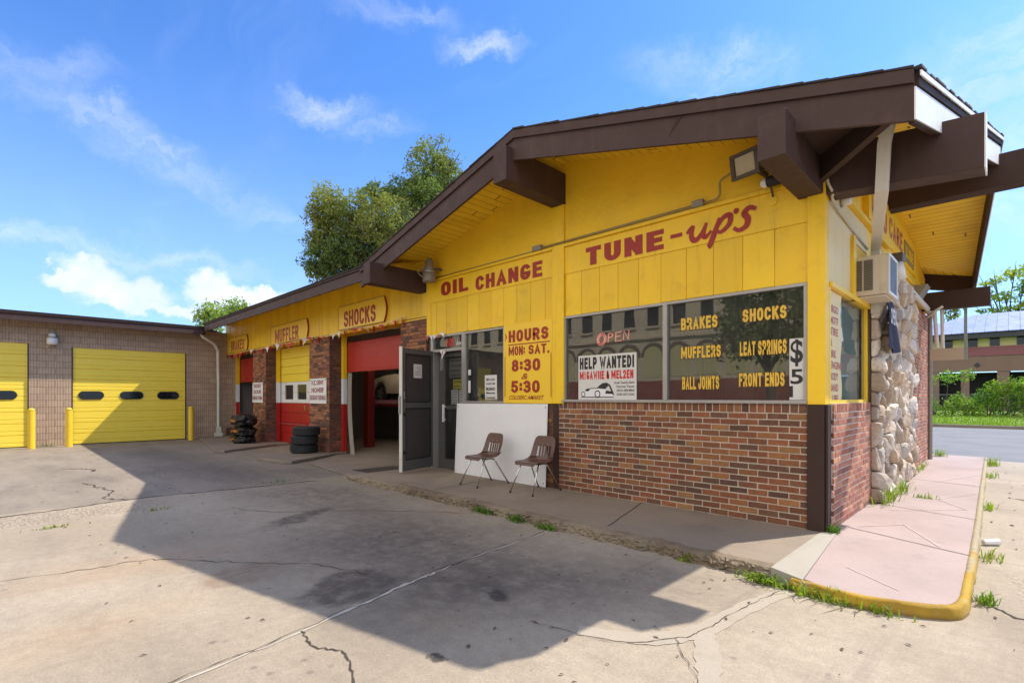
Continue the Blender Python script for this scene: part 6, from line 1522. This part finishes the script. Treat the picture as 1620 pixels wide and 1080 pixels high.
# ================================================================ TREES AND PLANTS
def leaf_poly(mb, p, s_, tn):
    n = Vector((R.gauss(0, 1), R.gauss(0, 1), R.gauss(0, 1) + .5)).normalized(); a = n.orthogonal().normalized(); a = Matrix.Rotation(R.uniform(0, 6.28), 3, n) @ a; b = n.cross(a)
    l = s_ * R.uniform(.6, 1.4); w_ = l * R.uniform(.34, .5)
    mb.poly([p - a * l, p + b * w_ + n * l * .12, p + a * l, p - b * w_ + n * l * .12], 0, tn)
def crown(mb, blobs, dens, size, hue=(1, 1, 1)):
    for (x, y, z, r_, sq, hu) in blobs:
        n_ = int(dens * r_ ** 2); c = Vector((x, y, z)); ph = Vector((R.uniform(0, 50), R.uniform(0, 50), R.uniform(0, 50)))
        k = 0; tries = 0
        while k < n_ and tries < n_ * 6:
            tries += 1
            d = Vector((R.gauss(0, 1), R.gauss(0, 1), R.gauss(0, 1))).normalized(); q = R.random() ** .38
            rr = r_ * (1 + .45 * noise.noise(d * 1.8 + ph) + .25 * noise.noise(d * 4.2 + ph))
            p = c + Vector((d.x, d.y, d.z * sq)) * rr * q
            if noise.noise(p * (1.9 / max(r_, .5) ** .5) + ph) < -.15: continue
            b_ = R.uniform(.65, 1.3) * (1 + .35 * noise.noise(p * .9))
            mb_t = (b_ * hu[0] * R.uniform(.9, 1.15), b_ * hu[1], b_ * hu[2] * R.uniform(.8, 1.1)); leaf_poly(mb, p, size, mb_t); k += 1
def tree(name, base, blobs, trunk_r, dens, size, m_, label, cat='tree', group=None):
    t_ = thing(name, base, label, cat, group); B = Vector(base); mb = MB()
    cz = sum(b[2] for b in blobs) / len(blobs); lowz = min(b[2] - b[3] * .6 for b in blobs); cx = sum(b[0] for b in blobs) / len(blobs); cy = sum(b[1] for b in blobs) / len(blobs)
    fork = B + (Vector((cx, cy, cz)) - B) * .45
    mb.tube(spline([B, B + (fork - B) * .5 + Vector((R.uniform(-.2, .2), R.uniform(-.2, .2), 0)), fork], 5), [trunk_r * (1.15 - .05 * k) for k in range(11)], 10)
    for (x, y, z, r_, sq, hu) in blobs:
        e = Vector((x, y, z)); mid = fork + (e - fork) * .5 + Vector((R.uniform(-.3, .3), R.uniform(-.3, .3), .12 * (e - fork).length))
        pth = spline([fork, mid, e, e + (e - mid) * .4], 5); n_ = len(pth)
        mb.tube(pth, [max(trunk_r * .55 * (1 - k / n_), .02) for k in range(n_)], 6)
        for q in range(5):
            d = Vector((R.gauss(0, 1), R.gauss(0, 1), R.gauss(0, .8))).normalized() * r_ * .8; mb.tube([mid.lerp(e, .5 + .1 * q), e + d * .5 + Vector((0, 0, .1)), e + d], [max(trunk_r * .2, .02), .02, .012], 4)
    mb.build('trunk', 'bark', t_, smooth=True)
    c = MB(); crown(c, blobs, dens, size); c.build('crown', m_, t_)
    return t_
def along(px, py, D):
    a = rad(44.75); t = (px - 810) / 803.0
    return ((-math.sin(a) + math.cos(a) * t) * D, (math.cos(a) + math.sin(a) * t) * D, 1.5 + (628 - py) / 803.0 * D)
def bl(px, py, rp, D, dd=0, sq=1.0, hu=(1, 1, 1)):
    x, y, z = along(px, py, D + dd); return (x, y, z, rp / 803.0 * D, sq, hu)
G1, G2, G3 = (1, 1, 1), (1.25, 1.12, .8), (.72, .85, .8)
tree('broad_tree', along(610, 628, 36)[:2] + (0,), [bl(682, 262, 40, 36, 0, 1.05), bl(672, 305, 34, 36, -1, .8, G3), bl(708, 275, 26, 36, .5), bl(640, 310, 38, 36, 1, .8, G3), bl(595, 310, 30, 36, 1, .7, G3),
     bl(610, 350, 50, 36, -2, .8, (1.22, 1.1, .98)), bl(560, 345, 36, 36, -1), bl(520, 325, 34, 36, -.5, 1, G2), bl(512, 350, 28, 36, -.5, 1, G2), bl(530, 385, 44, 36, 0), bl(508, 410, 30, 36, -.5, .9, G3), bl(560, 400, 48, 36, 0, 1, G3), bl(615, 400, 55, 36, 1, 1, G3), bl(690, 330, 40, 36, 1, 1, G3), bl(500, 430, 18, 36, 0), bl(540, 430, 40, 36, 1, 1, G3), bl(500, 380, 16, 36)],
     .38, 1350, .10, 'leaf', 'tall dark broadleaf tree rising behind the garage wing roof')
tree('round_tree', along(338, 628, 95)[:2] + (0,), [bl(335, 494, 22, 95, 0, .9), bl(322, 500, 14, 95), bl(348, 505, 16, 95), bl(330, 515, 22, 95)], .3, 95, .30, 'leaf_light', 'small pale green tree beyond the corner of the roofs, left of two', 'tree', 'small trees beyond the roofs')
tree('round_tree', along(372, 628, 105)[:2] + (0,), [bl(372, 488, 20, 105, 0, .9), bl(385, 490, 13, 105), bl(362, 498, 16, 105), bl(378, 508, 22, 105)], .3, 95, .32, 'leaf_light', 'small pale green tree beyond the corner of the roofs, right of two', 'tree', 'small trees beyond the roofs')
tree('sparse_tree', along(1600, 628, 75)[:2] + (.3,), [bl(1605, 432, 18, 75, 0, .6, G2), bl(1575, 445, 14, 75, 0, .5, G2), bl(1562, 470, 13, 75, 0, .7), bl(1590, 470, 16, 75, 0, .6), bl(1618, 455, 14, 75, 0, .7, G3), bl(1580, 490, 15, 75, 0, .5), bl(1612, 488, 16, 75, 0, .6, G2), bl(1640, 440, 26, 75), bl(1640, 480, 30, 75), bl(1550, 492, 8, 75, 0, .5), bl(1556, 448, 7, 75, 0, .5, G2)], .25, 80, .26, 'leaf_light', 'airy tree with spreading sprays above the pale blue metal roof')
tree('street_tree', along(1505, 628, 78)[:2] + (.3,), [bl(1503, 490, 12, 78, 0, .7), bl(1492, 480, 9, 78, 0, .7), bl(1511, 497, 9, 78), bl(1500, 505, 8, 78), bl(1515, 485, 8, 78)], .16, 90, .24, 'leaf', 'small dark tree seen under the rear beam left of the pale blue roof')
def bush(px, Y, w_, h_, lab, m_='leaf_bush'):
    t = (px - 810) / 803.0; a = rad(44.75); k = Y / (math.cos(a) + math.sin(a) * t); x = (-math.sin(a) + math.cos(a) * t) * k; z0 = vz(x, Y)
    t_ = thing('bush', (x, Y, z0), lab, 'bush', 'bushes before the far building'); c = MB(); bs = []
    for q in range(max(4, int(w_ * 3))): bs.append((x + R.uniform(-w_ / 2, w_ / 2), Y + R.uniform(-.7, .7), z0 + R.uniform(.15, .95) * h_, R.uniform(.22, .55) * min(h_, 1.4), .9, R.choice([G1, G2, G3])))
    crown(c, bs, 620, .085); c.build('leaves', m_, t_)
    s_ = MB()
    for q in bs: s_.tube([(x + (q[0] - x) * .3, Y, z0 - .05), (q[0], q[1], q[2])], [.03, .012], 5)
    s_.build('stem', 'bark', t_)
for a in ((1494, 43.6, 2.6, 3.0, 'big bush by the corner of the side brick wall across the road'), (1478, 43.2, 1.6, 1.5, 'low bush at the foot of the side brick wall end across the road'), (1533, 44.2, 1.4, 1.4, 'small bush in the middle before the dark opening of the far building'), (1562, 44.0, 1.8, 1.9, 'bush before the right edge of the dark opening of the far building'), (1588, 44.3, 2.4, 2.6, 'broad bush at the right edge of the photo across the road'), (1622, 43.8, 2.6, 3.1, 'tall bush cut by the right edge of the photo across the road'), (1662, 44.0, 3, 2.8, 'bush beyond the right edge across the road')): bush(*a)

def weed(x, y, z, n, h, spread, lab, grp='weeds along the kerb', broad=False, hue=(1, 1, 1)):
    t_ = thing('weed', (x, y, z), lab, 'weed', grp); c = MB()
    for k in range(int(n * (1 if broad else .6))):
        a = R.uniform(0, 6.28); bx = x + R.gauss(0, spread[0] * .5); by = y + R.gauss(0, spread[1] * .5); hh = h * R.uniform(.25, 1.25); q = R.uniform(.55, 1.3); tn = (q * hue[0] * R.uniform(.9, 1.3), q * hue[1], q * hue[2])
        if broad:
            leaf_poly(c, Vector((bx, by, z + R.uniform(.01, hh))), .022, tn); continue
        lean = R.uniform(.2, 1.5) * hh; w_ = R.uniform(.003, .006); dx, dy = math.cos(a), math.sin(a); px_, py_ = -dy * w_, dx * w_
        m1 = Vector((bx + dx * lean * .35, by + dy * lean * .35, z + hh * .65)); e = Vector((bx + dx * lean, by + dy * lean, z + hh * .85))
        c.poly([(bx - px_, by - py_, z - .005), (bx + px_, by + py_, z - .005), m1 + Vector((px_, py_, 0)) * .9, m1 - Vector((px_, py_, 0)) * .9], 0, tn); c.poly([m1 - Vector((px_, py_, 0)) * .9, m1 + Vector((px_, py_, 0)) * .9, e], 0, tn)
    c.build('blades', 'weed', t_)
D_ = (.6, .75, .7); L_ = (1.25, 1.15, .8)
weed(-4.89, 4.40, 0, 170, .07, (.20, .05), 'leafy dark weed at the broken kerb before the white board', broad=True, hue=D_)
weed(-4.27, 4.37, 0, 150, .08, (.10, .05), 'small dark weed at the broken kerb below the nearer chair', broad=True, hue=D_)
weed(-3.80, 4.36, 0, 150, .06, (.16, .05), 'leafy weed where the pale lot joint meets the broken kerb', broad=True, hue=(.8, .85, .6))
weed(-2.12, 4.42, 0, 90, .09, (.08, .05), 'small sunlit yellowish weed at the kerb under the brick front', broad=True, hue=L_)
weed(-1.42, 4.32, 0, 240, .07, (.22, .05), 'dense leafy weed at the kerb where the yellow paint starts', broad=True, hue=(.95, .95, .6))
weed(-1.0, 4.27, 0, 150, .11, (.24, .05), 'bright grass tuft leaning over the yellow kerb', hue=L_)
weed(-.68, 4.29, 0, 70, .08, (.14, .03), 'thin grass at the foot of the yellow kerb near its rounded corner', hue=(1, .9, .6))
weed(-1.33, 6.02, .112, 120, .10, (.05, .06), 'weed in the gap at the foot of the brown corner post', 'weeds on the pavement', hue=D_)
weed(-1.22, 8.35, .108, 260, .22, (.12, .35), 'long grass clump at the foot of the stone pier', 'weeds on the pavement', hue=L_)
weed(-1.20, 9.3, .108, 200, .18, (.10, .5), 'short grass along the far foot of the stone pier', 'weeds on the pavement', hue=L_)
weed(-.88, 9.0, .108, 90, .08, (.14, .08), 'lone grass tuft in the middle of the pink pavement', 'weeds on the pavement', hue=L_)
weed(-1.3, 12.4, .108, 160, .12, (.06, .9), 'thin grass along the foot of the side brick wall', 'weeds on the pavement', hue=L_)
weed(-1.25, 15.6, .108, 120, .22, (.12, .1), 'grass tuft at the far end of the side brick wall by the road', 'weeds on the pavement', hue=L_)
weed(-.16, 6.45, 0, 90, .10, (.08, .16), 'dry grass tuft outside the yellow kerb nearest the paper cup', hue=(1.3, 1.05, .8))
weed(-.15, 5.05, 0, 100, .09, (.07, .10), 'small green tuft outside the yellow kerb at the start of a crack', hue=(.8, .85, .7))
weed(-.24, 9.3, 0, 90, .12, (.08, .2), 'small tuft halfway along the outside of the yellow kerb', hue=L_)
weed(-.30, 13.0, 0, 70, .12, (.08, .25), 'grass outside the far part of the yellow kerb', hue=L_)
weed(-.36, 15.3, 0, 140, .22, (.12, .2), 'taller grass clump at the road end of the yellow kerb', hue=L_)
weed(-7.85, .41, 0, 90, .04, (.05, .22), 'flat green tuft in the pebbly joint of the sunny lot', 'weeds in the lot', hue=(1, .9, .6))
weed(-8.1, 1.45, 0, 60, .05, (.05, .2), 'sparse dry tuft in the pebbly joint by the shadow edge', 'weeds in the lot', hue=(1.2, 1, .8))
weed(-9.2, 3.5, 0, 60, .05, (.05, .25), 'low green weed in the shaded slab joint before the garage wing', 'weeds in the lot', hue=D_)
weed(-8.62, 4.62, 0, 80, .07, (.12, .06), 'weed among the broken stones at the walkway end', hue=D_)
weed(-20.9, 1.05, 0, 60, .12, (.06, .3), 'weeds at the foot of the block wall between the two yellow bollards', 'weeds in the lot', hue=D_)

# ================================================================ FAR BUILDING ACROSS THE ROAD
fb = thing('brick_hall', (6, 60, .35), 'low tan brick building with a pale blue metal roof and maroon band across the road', 'building')
def B_(mb, name, mats, parent=fb, **k): return mb.build(name, mats, parent, **k)
FY = 60.0
b = MB(); ops = [(-3.6 - 1.3, -3.42), (-2.86, -1.10), (-.34, 1.5), (2.4, 4.2), (5.0, 7.0), (9, 11)]
xs = -8.2
for (a, c) in ops: b.box(xs, a, FY, FY + .3, .3, 3.72); xs = c
b.box(xs, 22, FY, FY + .3, .3, 3.72); b.box(-8.2, 22, FY - .05, FY + .3, 3.722, 5.08); b.box(-8.2, 22, FY + 6, FY + 6.3, .3, 3.7); b.box(-8.5, -8.2, FY, FY + 14, .3, 5.1)
B_(b, 'brick_wall', 'tan_brick_far')
b = MB(); b.box(-8.2, 22, FY + 2.0, FY + 2.1, .3, 3.7); B_(b, 'recess', 'dark_open')
b = MB(); b.box(-8.4, 22, FY - .12, FY + .2, 5.082, 5.86); B_(b, 'maroon_band', 'maroon')
b = MB(); b.box(-8.3, 22, FY + .02, FY + .3, 5.862, 6.6); B_(b, 'cream_panel', 'cream_panel')
for x in [-6.2, -4.6, -2.95, -1.55, .1, 1.7, 3.3, 4.9, 6.5]:
    b = MB(); b.box(x, x + .62, FY - .03, FY + .018, 5.90, 6.55); B_(b, 'window', 'car_glass')
b = MB(); b.box(-9.3, 23, FY - 1.0, FY + 12, 6.55, 7.02); B_(b, 'eave_fascia', 'dark_fascia')
b = MB()
e = [(-9.5, FY - 1.2, 7.03), (23, FY - 1.2, 7.03), (23, FY + 13, 7.03), (-9.5, FY + 13, 7.03)]; r0, r1 = (-2.8, FY + 5.5, 9.35), (17, FY + 5.5, 9.35)
b.poly([e[0], e[1], r1, r0]); b.poly([e[1], e[2], r1]); b.poly([e[2], e[3], r0, r1]); b.poly([e[3], e[0], r0])
rf_ = B_(b, 'metal_roof', 'blue_roof')
b = MB()
for k in range(44):
    x = -9.0 + k * .72
    if x > 22: break
    y1 = FY - 1.2 + 6.7 * min(1, (x + 9.5) / 6.7) if x < -2.8 else FY + 5.5; z1 = 7.03 + (9.35 - 7.03) * (y1 - FY + 1.2) / 6.7
    b.plank((x, FY - 1.2, 7.03), (x, y1, z1), .0, .045, .04, Vector((1, 0, 0)))
sm_ = B_(b, 'roof_seam', 'blue_roof', rf_); sm_['kind'] = 'stuff'
b = MB(); q = (-2.35, 4.30)
b.extr([(q[0], FY - .055, q[1] - .22), (q[0] + .22, FY - .055, q[1]), (q[0], FY - .055, q[1] + .22), (q[0] - .22, FY - .055, q[1])], (0, -.05, 0)); B_(b, 'diamond_vent', 'dark_fascia')
fc = thing('mesh_fence', (0, 52, .38), 'low chain link fence behind the bushes across the road', 'fence')
for k in range(8):
    b = MB(); b.tube([(-7 + k * 2.4, 52, .3), (-7 + k * 2.4, 52, 1.75)], .04, 8); b.build('post', 'fence_metal', fc)
b = MB(); b.tube([(-7.5, 52, 1.7), (10.5, 52, 1.7)], .03, 6); b.build('rail', 'fence_metal', fc)
b = MB()
for k in range(90):
    x = -7.2 + k * .2; b.tube([(x, 52, .4), (x + .65, 52, 1.7)], .006, 3, cap=False); b.tube([(x + .65, 52.01, .4), (x, 52.01, 1.7)], .006, 3, cap=False)
mw = b.build('wire_mesh', 'fence_metal', fc); mw['kind'] = 'stuff'

# ================================================================ STREET BEHIND THE VIEWER, SEEN MIRRORED IN THE GLASS
ob_ = thing('arcade_building', (-28, -26, 0), 'cream stone building with arched lower windows mirrored in the shop glass', 'building')
def A_(mb, name, mats, parent=ob_, **k): return mb.build(name, mats, parent, **k)
AY = -26.0; b = MB(); b.box(-62, -6, AY - 10, AY, 2.9, 11.5); A_(b, 'stone_wall', 'stone_cream')
b = MB(); b.box(-62.05, -5.95, AY - 10, AY + .05, 0, 2.9); A_(b, 'brick_base', 'red_brick_far')
b = MB(); b.box(-62.2, -5.8, AY - 10, AY + .4, 11.5, 11.9); A_(b, 'cornice', 'stone_cream')
b = MB(); b.box(-62.1, -5.9, AY - 9.9, AY + .2, 6.3, 6.5); A_(b, 'string_course', 'stone_cream')
for k in range(24):
    x = -60 + k * 2.25
    b = MB(); b.box(x, x + 1.0, AY + .002, AY + .03, 7.4, 9.4); wn = A_(b, 'upper_window', 'dark_open'); b = MB(); b.box(x - .12, x + 1.12, AY + .002, AY + .16, 7.22, 7.39); A_(b, 'sill', 'stone_cream', wn)
    b = MB(); pts = [(x - .35, 3.2), (x + 1.35, 3.2)] + [(x + .5 + .85 * math.cos(a * math.pi / 10), 4.9 + .85 * math.sin(a * math.pi / 10)) for a in range(11)]
    b.extr([(p[0], AY + .03, p[1]) for p in pts], (0, -.026, 0)); ar = A_(b, 'arched_window', 'cream_panel')
    b = MB(); n_ = 12
    for q in range(n_):
        a0, a1 = q * math.pi / n_, (q + 1) * math.pi / n_
        b.extr([(x + .5 + r_ * math.cos(a), AY + .03, 4.9 + r_ * math.sin(a)) for r_, a in ((.86, a0), (1.08, a0), (1.08, a1), (.86, a1))], (0, .08, 0))
    A_(b, 'arch_ring', 'tan_brick_far', ar)
tree('shade_tree', (-9.5, -17, 0), [(-9.5, -17, 6.5, 2.6, 1.1, G3), (-10.8, -17, 5, 1.8, 1, G1), (-8, -16.6, 5.2, 2.0, 1, G1), (-9.4, -17, 8.6, 1.7, 1, G3)], .25, 190, .2, 'leaf', 'street tree mirrored in the right pane of the front window')
car(-15.0, -14.5, 0, 1, 'car_red', 'red parked car mirrored low in the front window', 'parked_car')

# fluorescent fitting added out of sight to light the raised car
t_ = thing('fill_tube_light', (-13.2, 8.3, 3.1), 'unseen fluorescent fitting added over the bay to light the raised car', 'fill light')
b = MB(); b.box(-14.3, -12.1, 8.25, 8.35, 3.14, 3.2); b.build('tray', 'panel_white', t_)
M['tube'] = emit('fill_tube', (255, 240, 214), 26.0)
b = MB(); b.tube([(-14.2, 8.3, 3.11), (-12.2, 8.3, 3.11)], .022, 8); b.build('tube', 'tube', t_)
